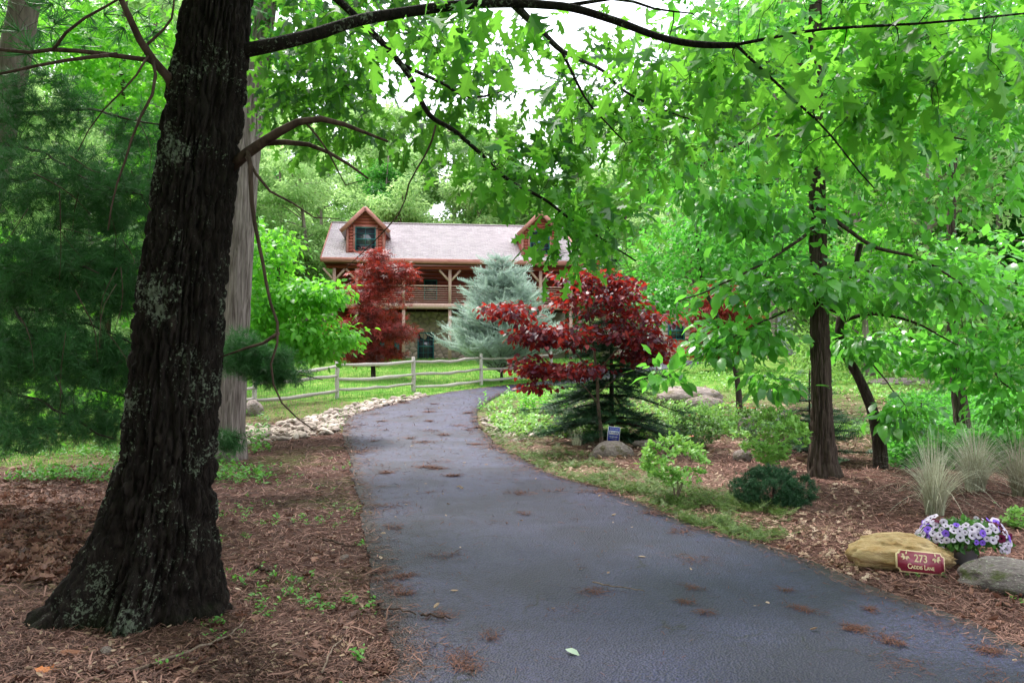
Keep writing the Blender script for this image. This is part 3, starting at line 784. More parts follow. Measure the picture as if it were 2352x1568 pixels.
def ell(c, r, n, rg, shell=.0, gap=.0, gs=1.0):
    """n points in an ellipsoid, with noise gaps"""
    out = []
    c = np.asarray(c, float); r = np.asarray(r, float)
    while len(out) < n:
        d = unit(rg.normal(size=(n * 2, 3))); k = rg.random(n * 2) ** (1 / 3.); k = shell + (1 - shell) * k
        p_ = d * k[:, None] * r
        if gap: p_ = p_[fbm((p_ + c) * gs, 2, 5) > gap]
        out += list(p_ + c)
    return np.array(out[:n])

class Tree:
    def __init__(s, name, label, cat, base, bark, seed=0, group=None):
        s.root = thing(name, label, cat, base, 0, group); s.bark = bark; s.rg = np.random.default_rng(seed)
        s.N = np.zeros((60000, 3)); s.R = np.zeros(60000); s.n = 0; s.tw = MB(); s.T = []; s.D = []; s.L = []
    def node(s, p_, r_):
        k = len(p_); s.N[s.n:s.n + k] = p_; s.R[s.n:s.n + k] = r_; s.n += k
    def path(s, pts, r0, r1, sides=8, name='branch', wig=.02, n=None, mat=None, pw=1.0, keep=True):
        L = np.linalg.norm(np.diff(np.asarray(pts), axis=0), axis=1).sum(); n = n or max(6, int(L / .12))
        q_ = spline(pts, n); t_ = np.linspace(0, 1, n)
        w_ = np.stack([fbm(np.stack([t_ * L * 2.3, t_ * 0 + k * 9.1 + s.rg.random() * 50, t_ * 0], -1), 3, k) - .5 for k in range(3)], 1)
        q_ = q_ + w_ * wig * 2 * np.sin(np.clip(t_ * 1.3, 0, 1) * math.pi / 2)[:, None]
        rad = (r0 + (r1 - r0) * t_ ** pw) * (1 + .12 * (fbm(np.stack([t_ * L * 6, t_ * 0, t_ * 0 + s.rg.random() * 99], -1), 2) - .5))
        mb = MB(); mb.tube(q_, rad, sides, s.rg.random())
        o = wchild(mb.build(name, mat or s.bark, smooth=True), s.root)
        if keep: s.node(q_, rad)
        return q_
    def grow(s, tg, r=.008, bend=.14, lift=.05, sides=4, rmin=.0022, seg=5):
        """join every target to the closest wood already there, nearest first"""
        tg = np.asarray(tg); d0 = np.array([np.min(np.sum((s.N[:s.n] - p_) ** 2, 1)) for p_ in tg])
        for k in np.argsort(d0):
            p_ = tg[k]; dd = np.sum((s.N[:s.n] - p_) ** 2, 1); j = int(np.argmin(dd)); a = s.N[j].copy(); L = math.sqrt(dd[j])
            if L < .02: s.T.append(p_); s.D.append(unit(s.rg.normal(size=3))); s.L.append(.05); continue
            side = np.cross(p_ - a, s.rg.normal(size=3)); side = side / max(np.linalg.norm(side), 1e-6) * L * bend * s.rg.random() + np.array([0, 0, L * lift])
            t_ = np.linspace(0, 1, seg)[:, None]; q_ = a + (p_ - a) * t_ + side * np.sin(t_ * math.pi) * 1.0
            q_[1:-1] += s.rg.normal(0, L * .025, (seg - 2, 3))
            r0 = min(s.R[j] * .8, r * (.5 + L))
            s.tw.tube(q_, np.maximum(np.linspace(r0, r0 * .4, seg), rmin), sides, s.rg.random(), cap=False)
            s.node(q_[1:], np.maximum(np.linspace(r0, r0 * .4, seg), rmin)[1:])
            s.T.append(p_); s.D.append(unit(q_[-1] - q_[-2])); s.L.append(L)
    def leaves(s, tmpl, size, per, spread, mat, name='crown', flat=.45, droop=.3, up=1.0, parts=0, jit=.5, var=.25, t0=.5):
        T, D, L = np.array(s.T), np.array(s.D), np.array(s.L); k = len(T); n = k * per; rg = s.rg
        i = np.repeat(np.arange(k), per)
        off = rg.normal(size=(n, 3)) * spread; off[:, 2] *= flat
        Pn = T[i] - D[i] * (rg.random(n) * np.minimum(L[i] * .55, spread * 2.5))[:, None] + off
        dr = unit(D[i] * .55 + unit(off) * .9 + rg.normal(size=(n, 3)) * .35 + np.array([0, 0, -droop]))
        N_ = np.array([0, 0, up]) + rg.normal(size=(n, 3)) * jit
        S = size * np.clip(rg.normal(1, .3, n), .35, 1.6)
        tint = np.clip(t0 + rg.normal(0, var, n) * .6 + rg.normal(0, var, k)[i] * .6, 0, 1)
        s.T, s.D, s.L = [], [], []
        if parts:
            ap = S / np.linalg.norm(Pn - [0, 0, CAMZ], axis=1); ap[~inframe(Pn)] = 0
            sel = np.argsort(-ap)[:parts]; leafobjs(s.root, tmpl, Pn[sel], dr[sel], N_[sel], S[sel], tint[sel], mat)
            kp = np.ones(n, bool); kp[sel] = False; Pn, dr, N_, S, tint = Pn[kp], dr[kp], N_[kp], S[kp], tint[kp]
        mb = MB(); scatter(mb, tmpl, Pn, dr, N_, S, tint)
        return wchild(mb.build(name, mat, smooth=True, kind='stuff'), s.root)
    def done(s, name='twigs'):
        if s.tw.nv: wchild(s.tw.build(name, s.bark, smooth=True, kind='stuff'), s.root)
        return s

_lm = {}
def leafobjs(root, tmpl, Pn, D, N_, S, tint, mat, name='leaf'):
    X = unit(D); Z = unit(N_ - X * np.sum(N_ * X, -1, keepdims=True)); Y = np.cross(Z, X)
    inv = Matrix.Translation(root.location).inverted()
    ky = CURLR.uniform(.68, 1.12, len(Pn)); kz = CURLR.normal(1.1, .9, len(Pn))
    for k in range(len(Pn)):
        key = (id(tmpl), mat.name, round(float(tint[k]) * 4))
        if key not in _lm:
            mb = MB(); mb.add(tmpl[0], tmpl[1], key[2] / 4); _lm[key] = mb.mesh(name, mat, True)
        o = link(name, _lm[key], root); s_ = float(S[k])
        M_ = Matrix([[*(float(c) for c in (X[k][a] * s_, Y[k][a] * s_ * ky[k], Z[k][a] * s_ * (kz[k] if abs(kz[k]) > .05 else .05), Pn[k][a]))] for a in range(3)] + [[0, 0, 0, 1]])
        o.matrix_basis = inv @ M_

M_OAKB = barkmat('oak_bark', (.003, .0022, .002), (.028, .0205, .017), (.17, .195, .145), (34, 34, 9), .612, True, 1.0, .03)
M_DEADB = barkmat('dead_branch_bark', (.03, .018, .014), (.11, .07, .055), None, (20, 20, 4))
M_GREYB = barkmat('shaggy_grey_bark', (.05, .032, .026), (.42, .345, .33), None, (26, 26, 1.6), .6, False, 1.0, .05)
M_BRNB = barkmat('furrowed_brown_bark', (.02, .0135, .011), (.115, .084, .068), (.3, .3, .26), (26, 26, 2.2), .69)
M_DKB = barkmat('dark_twig_bark', (.018, .013, .011), (.07, .052, .043), None, (30, 30, 5))
M_REDB = barkmat('redbud_bark', (.09, .06, .05), (.22, .16, .13), None, (20, 20, 4))
G_OAK = leafmat('oak_leaf', (.006, .065, .018), (.10, .31, .035), (.30, .80, .07), .48, .42, .4, (.02, .15, .022))
G_HICK = leafmat('broad_leaf', (.014, .12, .02), (.14, .43, .06), (.25, .80, .08), .44, .3, .7)
G_DOG = leafmat('dogwood_leaf', (.05, .22, .02), (.17, .5, .04), (.3, .85, .06), .48, .45)
G_PALE = leafmat('haze_pale_leaf', (.19, .38, .11), (.46, .66, .27), (.58, .88, .32), .5, .55)  # woodland leaves lightened in colour to stand in for haze
G_MID = leafmat('mid_green_leaf', (.03, .16, .025), (.10, .34, .05), (.16, .6, .06), .45, .5)
G_RED = leafmat('purple_redbud_leaf', (.045, .010, .036), (.34, .03, .025), (.65, .045, .025), .36, .42, .45, (.13, .015, .035))
G_MAPR = leafmat('red_maple_leaf', (.05, .02, .015), (.40, .05, .045), (.55, .05, .03), .38, .5)
G_PINE = leafmat('pine_needle', (.016, .082, .019), (.07, .2, .058), (.06, .25, .045), .28, .5)
G_SPR = leafmat('spruce_needle', (.008, .04, .018), (.035, .12, .045), (.03, .13, .04), .2, .55)
G_JUN = leafmat('blue_juniper_scale', (.2, .3, .25), (.60, .69, .63), (.45, .6, .5), .25, .6)
G_AZA = leafmat('azalea_leaf', (.06, .2, .03), (.28, .52, .12), (.38, .7, .12), .38, .4)
G_AZD = leafmat('dark_azalea_leaf', (.03, .08, .02), (.12, .23, .06), (.15, .35, .05), .3, .4)

# --- the big oak at the drive's edge, bark built as real furrows
YO = 5.2
tp = [(322, 1445, 405), (328, 1390, 350), (342, 1325, 308), (358, 1240, 272), (373, 1140, 243), (390, 1000, 212), (415, 700, 200), (440, 500, 190), (478, 200, 176), (502, 0, 158), (530, -220, 150), (580, -700, 130)]
tc = PP([(a, b) for a, b, c_ in tp], YO); tr = np.array([c_ / FPX * YO / 2 for *_, c_ in tp])
tc = np.vstack([tc, tc[-1] + [.2, -.2, 3.5], tc[-1] + [.1, -.5, 7]]); tr = np.r_[tr, .12, .06]
def furrowed(tc, tr, nr, ns_, seed, K=4.6, zf=2.4, depth=.034, flare=0., lean=None, shag=False):
    """a trunk whose bark is built as real ridges and furrows"""
    C4 = spline(np.c_[tc, tr], nr); cen, rad = C4[:, :3], C4[:, 3]
    ang = np.linspace(0, 2 * math.pi, ns_, endpoint=False)
    AA, ZZ = np.meshgrid(ang, np.arange(nr)); zc = cen[ZZ, 2]; z0 = cen[0, 2]
    fl = sstep(1.0, 0, cen[:, 2] - z0)[:, None] * flare
    root = 1 + fl * (.15 * np.cos(5 * AA + .6) + .06 * np.cos(9 * AA) + .12 * np.cos(3 * AA + 2.1) + .10 * np.cos(2 * AA - .9))
    pn = np.stack([np.cos(AA) * K, np.sin(AA) * K, zc * zf], -1)
    wob = fbm(pn * .5, 2, seed); warp = np.stack([wob, fbm(pn * .5 + 40, 2, seed + 3), 0 * wob], -1) * 1.5
    ridge = 1 - np.abs(2 * vnoise(pn + warp, seed + 1) - 1)
    ridge2 = 1 - np.abs(2 * vnoise((pn + warp) * [1.9, 1.9, 2.2] + 9, seed + 2) - 1)
    cross = 1 - np.abs(2 * vnoise(np.stack([np.cos(AA) * K * .9, np.sin(AA) * K * .9, zc * zf * 3.2], -1), seed + 4) - 1)
    if shag: disp = depth * (sstep(.35, .62, vnoise(pn + warp, seed + 5)) + .5 * sstep(.45, .55, vnoise(pn * [2, 2, 1.3], seed + 6)) - .7)
    else: disp = -depth * (sstep(.55, .95, ridge) + .45 * sstep(.6, .97, ridge2)) - depth * .55 * sstep(.78, 1, cross)
    disp = disp + depth * .35 * (fbm(pn * 3.5, 3, seed + 7) - .5) + depth * .6 * (fbm(pn * .25, 2, seed + 8) - .5)
    rr = rad[:, None] * root + disp * np.clip(rad[:, None] / rad[nr // 4], .3, 1.4)
    V = cen[:, None] + np.stack([np.cos(AA) * rr, np.sin(AA) * rr, 0 * AA], -1)
    i = np.arange(nr - 1)[:, None] * ns_; j = np.arange(ns_)[None]; k_ = (j + 1) % ns_
    mb = MB(); mb.add(V, np.stack([i + j, i + k_, i + ns_ + k_, i + ns_ + j], -1).reshape(-1, 4)); return mb, cen, rad
mb, cen, rad = furrowed(tc, tr, 680, 300, 31, 8.4, 4.4, .034, 1.0)
oak = Tree('oak_tree', 'massive dark-barked oak with lichen patches and flared roots beside the drive', 'tree', on(*tc[0][:2]), M_OAKB, 1)
wchild(mb.build('trunk', M_OAKB, smooth=True), oak.root)
oak.node(cen[280:], rad[280:])
LA = [(556, 118, 5.2), (640, 100, 5.2), (720, 80, 5.25), (830, 45, 5.3), (960, 24, 5.4), (1060, 12, 5.4), (1180, 8, 5.4), (1300, 15, 5.35), (1400, 42, 5.3), (1500, 80, 5.2), (1590, 100, 5.1), (1690, 103, 5.0)]
oak.path(PP(LA), .046, .019, 12, 'limb', .012, 70, pw=.9)
oak.path(PP([(1690, 103, 5.0), (1860, 72, 4.9), (2050, 55, 4.7), (2200, 45, 4.5), (2420, 25, 4.3)]), .012, .005, 8, 'branch', .015)
oak.path(PP([(1690, 103, 5.0), (1760, 170, 5.0), (1830, 235, 5.05), (1900, 300, 5.1), (1960, 375, 5.1), (2010, 430, 5.1)]), .011, .004, 8, 'branch', .015)
oak.path(PP([(1310, 12, 5.35), (1420, -2, 5.4), (1500, 20, 5.4), (1590, 30, 5.5)]), .015, .005, 8, 'branch', .01)
LB = [(470, -260, 5.3), (620, -130, 5.8), (770, -5, 6.2), (870, 90, 6.4), (935, 165, 6.5), (985, 262, 6.5), (1040, 300, 6.5), (1100, 352, 6.6), (1160, 410, 6.7), (1240, 452, 6.8), (1310, 500, 6.9), (1390, 555, 7.0), (1460, 600, 7.0)]
oak.path(PP(LB), .045, .007, 10, 'limb', .02, 80, pw=.7)
oak.path(PP([(925, 150, 6.5), (1010, 190, 6.7), (1080, 225, 6.9), (1190, 200, 7.2)]), .018, .006, 8, 'branch', .02)
LC = [(1180, 10, 5.4), (1230, 60, 6.0), (1290, 116, 6.6), (1380, 160, 7.2), (1422, 204, 7.4), (1504, 245, 7.6), (1600, 280, 7.8)]
oak.path(PP(LC), .03, .006, 8, 'branch', .02)
oak.path(PP([(1288, 113, 6.6), (1345, 231, 6.8), (1395, 285, 6.9), (1440, 330, 6.9)]), .014, .005, 8, 'branch', .02)
n_live0 = oak.n
# bare dead limbs
dead = dict(mat=M_DEADB, keep=False)
oak.path(PP([(530, 385, 5.2), (570, 350, 5.15), (610, 322, 5.1), (660, 290, 5.0), (700, 277, 5.0), (745, 275, 5.0), (805, 292, 5.0), (890, 326, 5.0)]), .04, .007, 10, 'dead_limb', .01, **dead)
oak.path(PP([(600, 328, 5.12), (690, 330, 5.2), (760, 355, 5.2), (800, 378, 5.2), (845, 408, 5.2)]), .022, .006, 8, 'dead_branch', .015, **dead)
oak.path(PP([(548, 372, 5.2), (572, 352, 5.1), (576, 430, 5.0), (582, 500, 5.0), (600, 590, 5.0), (618, 690, 5.0), (640, 765, 5.0), (622, 830, 5.0), (634, 900, 5.0), (668, 945, 5.0), (720, 985, 5.0)]), .017, .004, 7, 'dead_branch', .012, **dead)
oak.path(PP([(640, 765, 5.0), (600, 790, 5.05), (560, 800, 5.1), (480, 830, 5.3)]), .012, .003, 6, 'dead_branch', .015, **dead)
oak.path(PP([(566, 360, 5.1), (610, 430, 5.0), (680, 470, 5.0), (720, 500, 5.0), (780, 505, 5.0)]), .011, .003, 6, 'dead_branch', .015, **dead)
oak.path(PP([(700, 280, 5.0), (745, 335, 5.0), (780, 400, 5.05), (800, 430, 5.1), (830, 415, 5.1)]), .008, .003, 6, 'dead_branch', .015, **dead)
oak.path(PP([(402, 215, 5.15), (392, 190, 5.05), (375, 160, 5.0), (345, 130, 5.0), (320, 90, 4.9), (270, -20, 4.8)]), .032, .017, 10, 'dead_limb', .01, **dead)
oak.path(PP([(385, 170, 5.05), (350, 140, 5.0), (250, 128, 4.9), (130, 112, 4.8), (60, 118, 4.8), (-40, 105, 4.8)]), .017, .01, 8, 'dead_branch', .02, **dead)
oak.path(PP([(270, 125, 4.9), (180, 135, 4.8), (90, 150, 4.7), (-30, 175, 4.7)]), .013, .007, 8, 'dead_branch', .02, **dead)
oak.path(PP([(350, 135, 5.0), (355, 200, 4.9), (310, 290, 4.9), (290, 360, 4.9), (265, 440, 4.9), (250, 530, 4.9)]), .011, .004, 6, 'dead_branch', .02, **dead)
oak.path(PP([(120, 118, 4.8), (170, 60, 4.8), (260, 10, 4.8), (330, -40, 4.8)]), .010, .006, 6, 'dead_branch', .02, **dead)
oak.path(PP([(330, 110, 4.95), (390, 50, 5.0), (400, -20, 5.0)]), .010, .006, 6, 'dead_branch', .02, **dead)
oak.path(PP([(340, 128, 4.95), (300, 190, 4.9), (240, 250, 4.9), (190, 320, 4.9), (180, 350, 4.9)]), .008, .003, 6, 'dead_branch', .02, **dead)
oak.path(PP([(1001, 288, 6.5), (985, 340, 6.5), (940, 420, 6.5), (925, 480, 6.5), (885, 530, 6.5), (840, 575, 6.6), (790, 620, 6.6)]), .009, .003, 6, 'dead_branch', .012, **dead)
oak.path(PP([(885, 530, 6.5), (850, 525, 6.5), (800, 545, 6.5)]), .004, .002, 5, 'dead_branch', .012, **dead)
rg = oak.rg
for c_, r_, n_ in (((1880, 110, 5.3), (1.2, .6, .36), 50), ((2200, 110, 4.9), (.65, .5, .4), 30), ((1900, 300, 5.5), (.65, .5, .32), 34), ((1560, 130, 5.7), (.55, .5, .3), 22), ((2050, 10, 5.1), (.9, .4, .12), 18), ((2100, 240, 5.1), (.5, .5, .25), 20),
                   ((1170, 385, 6.6), (.42, .4, .2), 20), ((1350, 520, 6.9), (.5, .4, .22), 34), ((1070, 70, 5.6), (.7, .5, .22), 26), ((1420, 320, 7.2), (.7, .6, .45), 40), ((1300, 590, 6.9), (.2, .3, .12), 7)):
    oak.grow(ell(P(*c_), r_, n_, rg), .006)
oak.leaves(LOBED, .15, 5, .15, G_OAK, 'crown', .7, .7, 1.0, parts=300, jit=.6, t0=.7, var=.4)
for c_, r_, n_ in (((1400, 190, 8.0), (.75, .8, .6), 50), ((1090, 200, 7.6), (.45, .7, .4), 28), ((725, 215, 9.0), (.75, .9, .65), 90), ((860, 50, 8.0), (1.1, 1, .4), 70), ((1620, 220, 8.0), (.8, .8, .6), 50), ((960, 330, 8.6), (.3, .3, .25), 12), ((1240, 390, 7.5), (.45, .4, .35), 30)):
    oak.grow(ell(P(*c_), r_, n_, rg), .007)
oak.leaves(LOBED, .15, 8, .16, G_OAK, 'foliage', .7, .6, 1.0, jit=.6, t0=.24, var=.32)
oak.grow(ell((-1.0, .3, 9.2), (8.0, 6.8, 2.3), 620, rg), .02, seg=4)  # oak crown out of view, widened and thickened to darken the foreground
oak.leaves(LOBED, .34, 17, .45, G_OAK, 'upper_foliage', .5, .3, 1.0, t0=.4)
oak.done()

# --- tall grey-barked tree behind the oak
gb = G(524, 1062)
gt = Tree('hickory_tree', 'tall pale grey tree with shaggy peeling bark behind the dark oak', 'tree', gb, M_GREYB, 2)
tg_ = PP([(521, 1075), (524, 1000), (529, 900), (541, 700), (560, 450), (585, 220), (612, 0), (640, -250), (670, -600)], 13.4); tw_ = np.array([96, 78, 69, 62, 54, 48, 43, 38, 32]) / FPX * 13.4 / 2
mb, cen, rad = furrowed(tg_, tw_, 380, 110, 51, 3.4, 1.3, .026, .4, shag=True)
wchild(mb.build('trunk', M_GREYB, smooth=True), gt.root)
gt.node(cen[250:], rad[250:])
gt.grow(ell(P(700, 60, 14), (1.6, 1.4, .8), 90, gt.rg), .01); gt.grow(ell(P(640, -450, 13.5), (4, 4, 2.4), 220, gt.rg), .03, seg=4)
gt.leaves(OVATE, .2, 12, .26, G_MID, 'crown', .6, .4, t0=.5); gt.done()

# --- white pine on the left
NEEDLE = (np.array([(0, -.014, 0), (0, .014, 0), (.55, .013, .012), (1, 0, -.02), (.55, -.013, .012)]), [(0, 4, 3, 2, 1)])
def needles(tree, mat, length, tufts, per, spread, name='needles', t0=.5, width=1.0):
    T, D, L = np.array(tree.T), np.array(tree.D), np.array(tree.L); rg = tree.rg; k = len(T)
    i = np.repeat(np.arange(k), tufts); base = T[i] - D[i] * (rg.random(k * tufts) * np.minimum(L[i], .3))[:, None] + rg.normal(0, spread, (k * tufts, 3)) * [1, 1, .6]
    dirs = unit(D[i] + rg.normal(0, .5, (k * tufts, 3)) + [0, 0, .1]); tt = np.clip(t0 + rg.normal(0, .2, k * tufts), 0, 1)
    i = np.repeat(np.arange(k * tufts), per); n = len(i)
    d = unit(dirs[i] * .75 + unit(rg.normal(size=(n, 3))) * .85); d[:, 2] -= .12
    mb = MB(); tm = (NEEDLE[0] * [1, width, 1], NEEDLE[1])
    scatter(mb, tm, base[i] + d * .005, d, rg.normal(size=(n, 3)), length * rg.uniform(.75, 1.15, n), np.clip(tt[i] + rg.normal(0, .12, n), 0, 1))
    tree.T, tree.D, tree.L = [], [], []
    return wchild(mb.build(name, mat, kind='stuff'), tree.root)
pb = np.array([-7.3, 10.2, 0.0])
pine = Tree('white_pine', 'white pine with soft dark needles and bare lower twigs at the shady edge', 'tree', pb, M_GREYB, 3)
pine.bark = M_DKB
pine.path([pb - [0, 0, .2], P(-90, 700, 10.1), P(0, 300, 10), P(55, 0, 10), P(110, -400, 10), P(150, -900, 10)], .25, .12, 20, 'trunk', .03, 60, mat=plain('pine_trunk_bark', (.24, .19, .17), (.1, .075, .065), 3, .9, .1, .8, .03, (6, 6, 1.2)))
for a, b in (((20, 260, 10), (420, 300, 8.6)), ((-20, 420, 10), (330, 450, 8)), ((-50, 560, 10), (400, 640, 8.5)), ((-70, 700, 10), (330, 800, 8.2)), ((-80, 640, 10), (230, 620, 7.6)), ((-90, 800, 10), (420, 905, 9.0)), ((-90, 880, 10), (260, 1010, 7.8)), ((-90, 780, 10.1), (740, 872, 10.2)), ((-20, 330, 10), (200, 420, 7.5)), ((-90, 820, 10), (560, 1010, 9.6)), ((-60, 600, 10), (150, 900, 7.2)), ((-60, 600, 10), (500, 810, 9.8))):
    A, B = P(*a), P(*b); mid = (A + B) / 2 + [0, 0, .12]
    pine.path([A, mid, B], .028, .006, 7, 'branch', .06)
rg = pine.rg
for c_, r_, n_ in (((190, 420, 8.4), (.9, .9, .42), 170), ((330, 480, 8.8), (.5, .7, .5), 90), ((140, 640, 8.2), (.85, .8, .4), 210), ((330, 650, 8.8), (.55, .7, .4), 150), ((110, 820, 8.0), (.75, .8, .36), 210), ((320, 850, 8.8), (.6, .7, .36), 170), ((60, 740, 9.2), (.8, .6, .6), 130), ((250, 560, 9.4), (.9, .6, .6), 130), ((60, 930, 9), (.8, .6, .25), 70), ((110, 230, 9.2), (.6, .6, .35), 60), ((330, 320, 9.4), (.45, .5, .35), 50), ((60, 300, 9.2), (.7, .7, .5), 70), ((60, 1000, 7.6), (.45, .6, .16), 50), ((250, 970, 8.6), (.5, .5, .22), 60),
                   ((590, 830, 10.2), (.5, .4, .2), 110), ((540, 800, 9.9), (.3, .4, .2), 50), ((640, 862, 10.2), (.45, .3, .1), 50), ((520, 1015, 9.7), (.14, .2, .1), 24), ((60, 560, 8.6), (.6, .6, .7), 90)):
    pine.grow(ell(P(*c_), r_, n_, rg), .006, lift=.0)
needles(pine, G_PINE, .125, 4, 26, .07, t0=.48, width=1.15)
pine.grow(ell((-6.5, 8.5, 7.5), (3.5, 3.5, 2.6), 200, rg), .02, seg=4); needles(pine, G_PINE, .26, 4, 26, .3, 'upper_needles', width=1.6)
# bare grey twigs hanging among the needles
for k in range(26):
    a = P(rg.uniform(0, 420), rg.uniform(150, 800), rg.uniform(6.8, 8.6)); d = np.array([rg.normal(0, .35), rg.normal(0, .2), -rg.uniform(.15, .9)])
    pine.path([a, a + d * .5 + rg.normal(0, .05, 3), a + d], rg.uniform(.003, .007), .0018, 5, 'bare_twig', .03, mat=M_DEADB, keep=False)
pine.done()

# --- other broad-leaved trees: base, trunk path, crowns
def broad(name, label, trunk, r0, r1, crowns, tmpl, size, per, spread, mat, bark, seed, parts=0, limbs=(), t0=.5, sides=12, cat='tree', group=None, flat=.45, droop=.35, jit=.5, gap=.0, tr_=.009, upl=1.0, var=.25, furrow=None):
    tk = np.array([P(*a) for a in trunk]); b = on(*tk[0][:2]); tr = Tree(name, label, cat, b, bark, seed, group)
    tk[0] = b - [0, 0, .1]
    if furrow:
        rad_ = r0 + (r1 - r0) * np.linspace(0, 1, len(tk)) ** .8; rad_[0] *= furrow[2]; rad_[1] *= (1 + furrow[2]) / 2
        mb, cen, rd = furrowed(tk, rad_, 300, 100, seed * 3, furrow[0], 2.6, furrow[1], .7); wchild(mb.build('trunk', bark, smooth=True), tr.root); tr.node(cen, rd)
    else: tr.path(tk, r0, r1, sides, 'trunk', .02, 90, pw=.8)
    for lp in limbs: tr.path(PP(lp[0]), lp[1], lp[2], 8, 'branch', .04)
    for c_, r_, n_ in crowns: tr.grow(ell(P(*c_), r_, n_, tr.rg, gap=gap), tr_)
    tr.leaves(tmpl, size, per, spread, mat, 'crown', flat, droop, upl, parts, jit, var, t0); return tr.done()

yr = 11.4
t1 = broad('tulip_tree', 'tall straight brown-barked tree rising from the mulch bed', [(1895, 1092, yr), (1890, 1050, yr), (1888, 980, yr), (1885, 850, yr), (1880, 650, yr), (1877, 450, yr), (1873, 250, yr), (1872, 60, yr), (1880, -250, yr), (1890, -600, yr)], .2, .07,
      [((1880, 230, 11.6), (2.0, 1.6, 1.3), 150), ((1590, 400, 11), (.95, 1, .65), 80), ((2150, 400, 11), (1.4, 1.4, 1.0), 130), ((1780, 500, 10.8), (.9, .9, .4), 60), ((2250, 200, 11), (1.0, 1.2, .9), 80), ((1900, 20, 12), (2.7, 1.6, .8), 120), ((2330, 40, 11.5), (.9, 1.0, .6), 50), ((1620, 180, 11.4), (1.0, 1.2, .9), 70)],
      OVATE, .165, 8, .21, G_HICK, M_BRNB, 21, parts=250, t0=.55, droop=.5, var=.35, furrow=(6.0, .022, 1.35),
      limbs=([[(1878, 520, yr), (1760, 600, 11), (1640, 660, 10.8), (1560, 690, 10.6)], .03, .008], [[(1880, 480, yr), (2000, 560, 11), (2130, 600, 10.8), (2260, 700, 10.6)], .035, .008], [[(1872, 300, yr), (1700, 330, 11), (1540, 420, 10.8)], .03, .008], [[(1873, 330, yr), (2050, 300, 11), (2280, 330, 10.8)], .03, .008], [[(1872, 150, yr), (1650, 150, 11.4), (1480, 250, 11)], .025, .008]))
t1.grow(ell(P(1950, -500, 11.5), (4.2, 3.6, 2.0), 160, t1.rg), .03, seg=4); t1.leaves(OVATE, .25, 12, .4, G_HICK, 'upper_foliage'); t1.tw = MB()

broad('crooked_tree', 'dark crooked trunk bending away from the taller straight tree', [(2023, 1075, 12.2), (2018, 1010, 12.2), (2003, 940, 12.2), (1972, 865, 12.2), (1932, 795, 12.2), (1930, 740, 12.2), (1950, 670, 12.2), (1975, 560, 12.2)], .11, .05,
      [((1790, 650, 10.9), (1.15, 1.1, .32), 100), ((2090, 660, 11.3), (1.2, 1.1, .4), 105), ((1700, 770, 10.7), (.55, .7, .26), 42), ((1640, 800, 10.6), (.25, .4, .12), 18), ((1780, 880, 10.9), (.3, .4, .14), 16), ((2090, 960, 11.6), (.4, .4, .16), 26), ((1990, 800, 11.8), (.4, .5, .2), 24), ((1530, 860, 10.6), (.16, .2, .08), 8)],
      OVATE, .17, 7, .18, G_HICK, M_DKB, 22, parts=250, t0=.5, droop=.6, var=.35, furrow=(3.4, .009, 1.1),
      limbs=([[(1930, 740, 12.2), (2000, 720, 11.8), (2100, 740, 11.3), (2200, 790, 11)], .035, .008], [[(1935, 720, 12.2), (1850, 700, 11.5), (1750, 740, 10.9), (1660, 790, 10.6)], .03, .007], [[(1940, 790, 12.2), (2000, 830, 11.8), (2080, 930, 11.6)], .018, .006], [[(1660, 790, 10.6), (1590, 830, 10.6), (1530, 860, 10.6)], .007, .003]))
broad('leaning_tree', 'grey-brown trunk rising behind the feathery grass clumps', [(2216, 1012, 14.6), (2208, 950, 14.6), (2195, 850, 14.6), (2188, 740, 14.6), (2185, 560, 14.6), (2190, 330, 14.6)], .16, .07,
      [((2260, 640, 13), (1.3, 1.2, .8), 130), ((2300, 830, 12.5), (.9, .9, .55), 80), ((2330, 950, 12), (.4, .6, .25), 26), ((2120, 800, 13), (.8, .8, .3), 50)],
      OVATE, .17, 8, .2, G_HICK, M_BRNB, 23, parts=150, t0=.6, droop=.5, var=.35, furrow=(3.8, .013, 1.15),
      limbs=([[(2190, 780, 14.6), (2240, 800, 13.6), (2310, 880, 12.6), (2400, 930, 12.2)], .03, .008], [[(2195, 840, 14.6), (2120, 800, 13.4), (2050, 740, 13)], .025, .008]))
broad('dogwood_tree', 'bright lime-green dogwood leaning over the rail fence', [(528, 1000, 17), (545, 880, 17), (590, 780, 17), (630, 710, 17), (640, 630, 17), (630, 560, 17)], .09, .03,
      [((605, 590, 17), (.75, 1.2, .7), 130), ((725, 675, 16.6), (.7, .9, .22), 80), ((640, 700, 16.6), (1.15, 1.1, .5), 140), ((740, 770, 16.4), (.85, .9, .35), 100), ((570, 760, 16), (.5, .6, .4), 50), ((690, 815, 16.4), (.7, .6, .12), 36)],
      OVATE, .135, 12, .17, G_DOG, M_DKB, 24, parts=200, t0=.62, droop=.45, limbs=([[(590, 780, 17), (680, 760, 16.6), (780, 780, 16.4)], .03, .008], [[(620, 740, 17), (720, 690, 16.8), (800, 670, 16.6)], .03, .008]))
broad('dogwood_tree', 'airy light-green tree between the purple-leaved tree and the tall straight trunk', [(1700, 950, 20), (1690, 850, 20), (1650, 730, 20), (1610, 640, 20), (1600, 520, 20)], .09, .03,
      [((1580, 590, 20), (1.7, 1.5, 1.1), 220), ((1510, 700, 19), (.9, 1, .6), 110), ((1680, 520, 20), (1.5, 1.3, 1.0), 140), ((1800, 560, 21), (1.4, 1.3, 1.0), 100)],
      OVATE, .13, 12, .2, G_MID, M_DKB, 25, t0=.6, limbs=([[(1670, 780, 20), (1590, 700, 19.6), (1500, 690, 19)], .03, .008],))
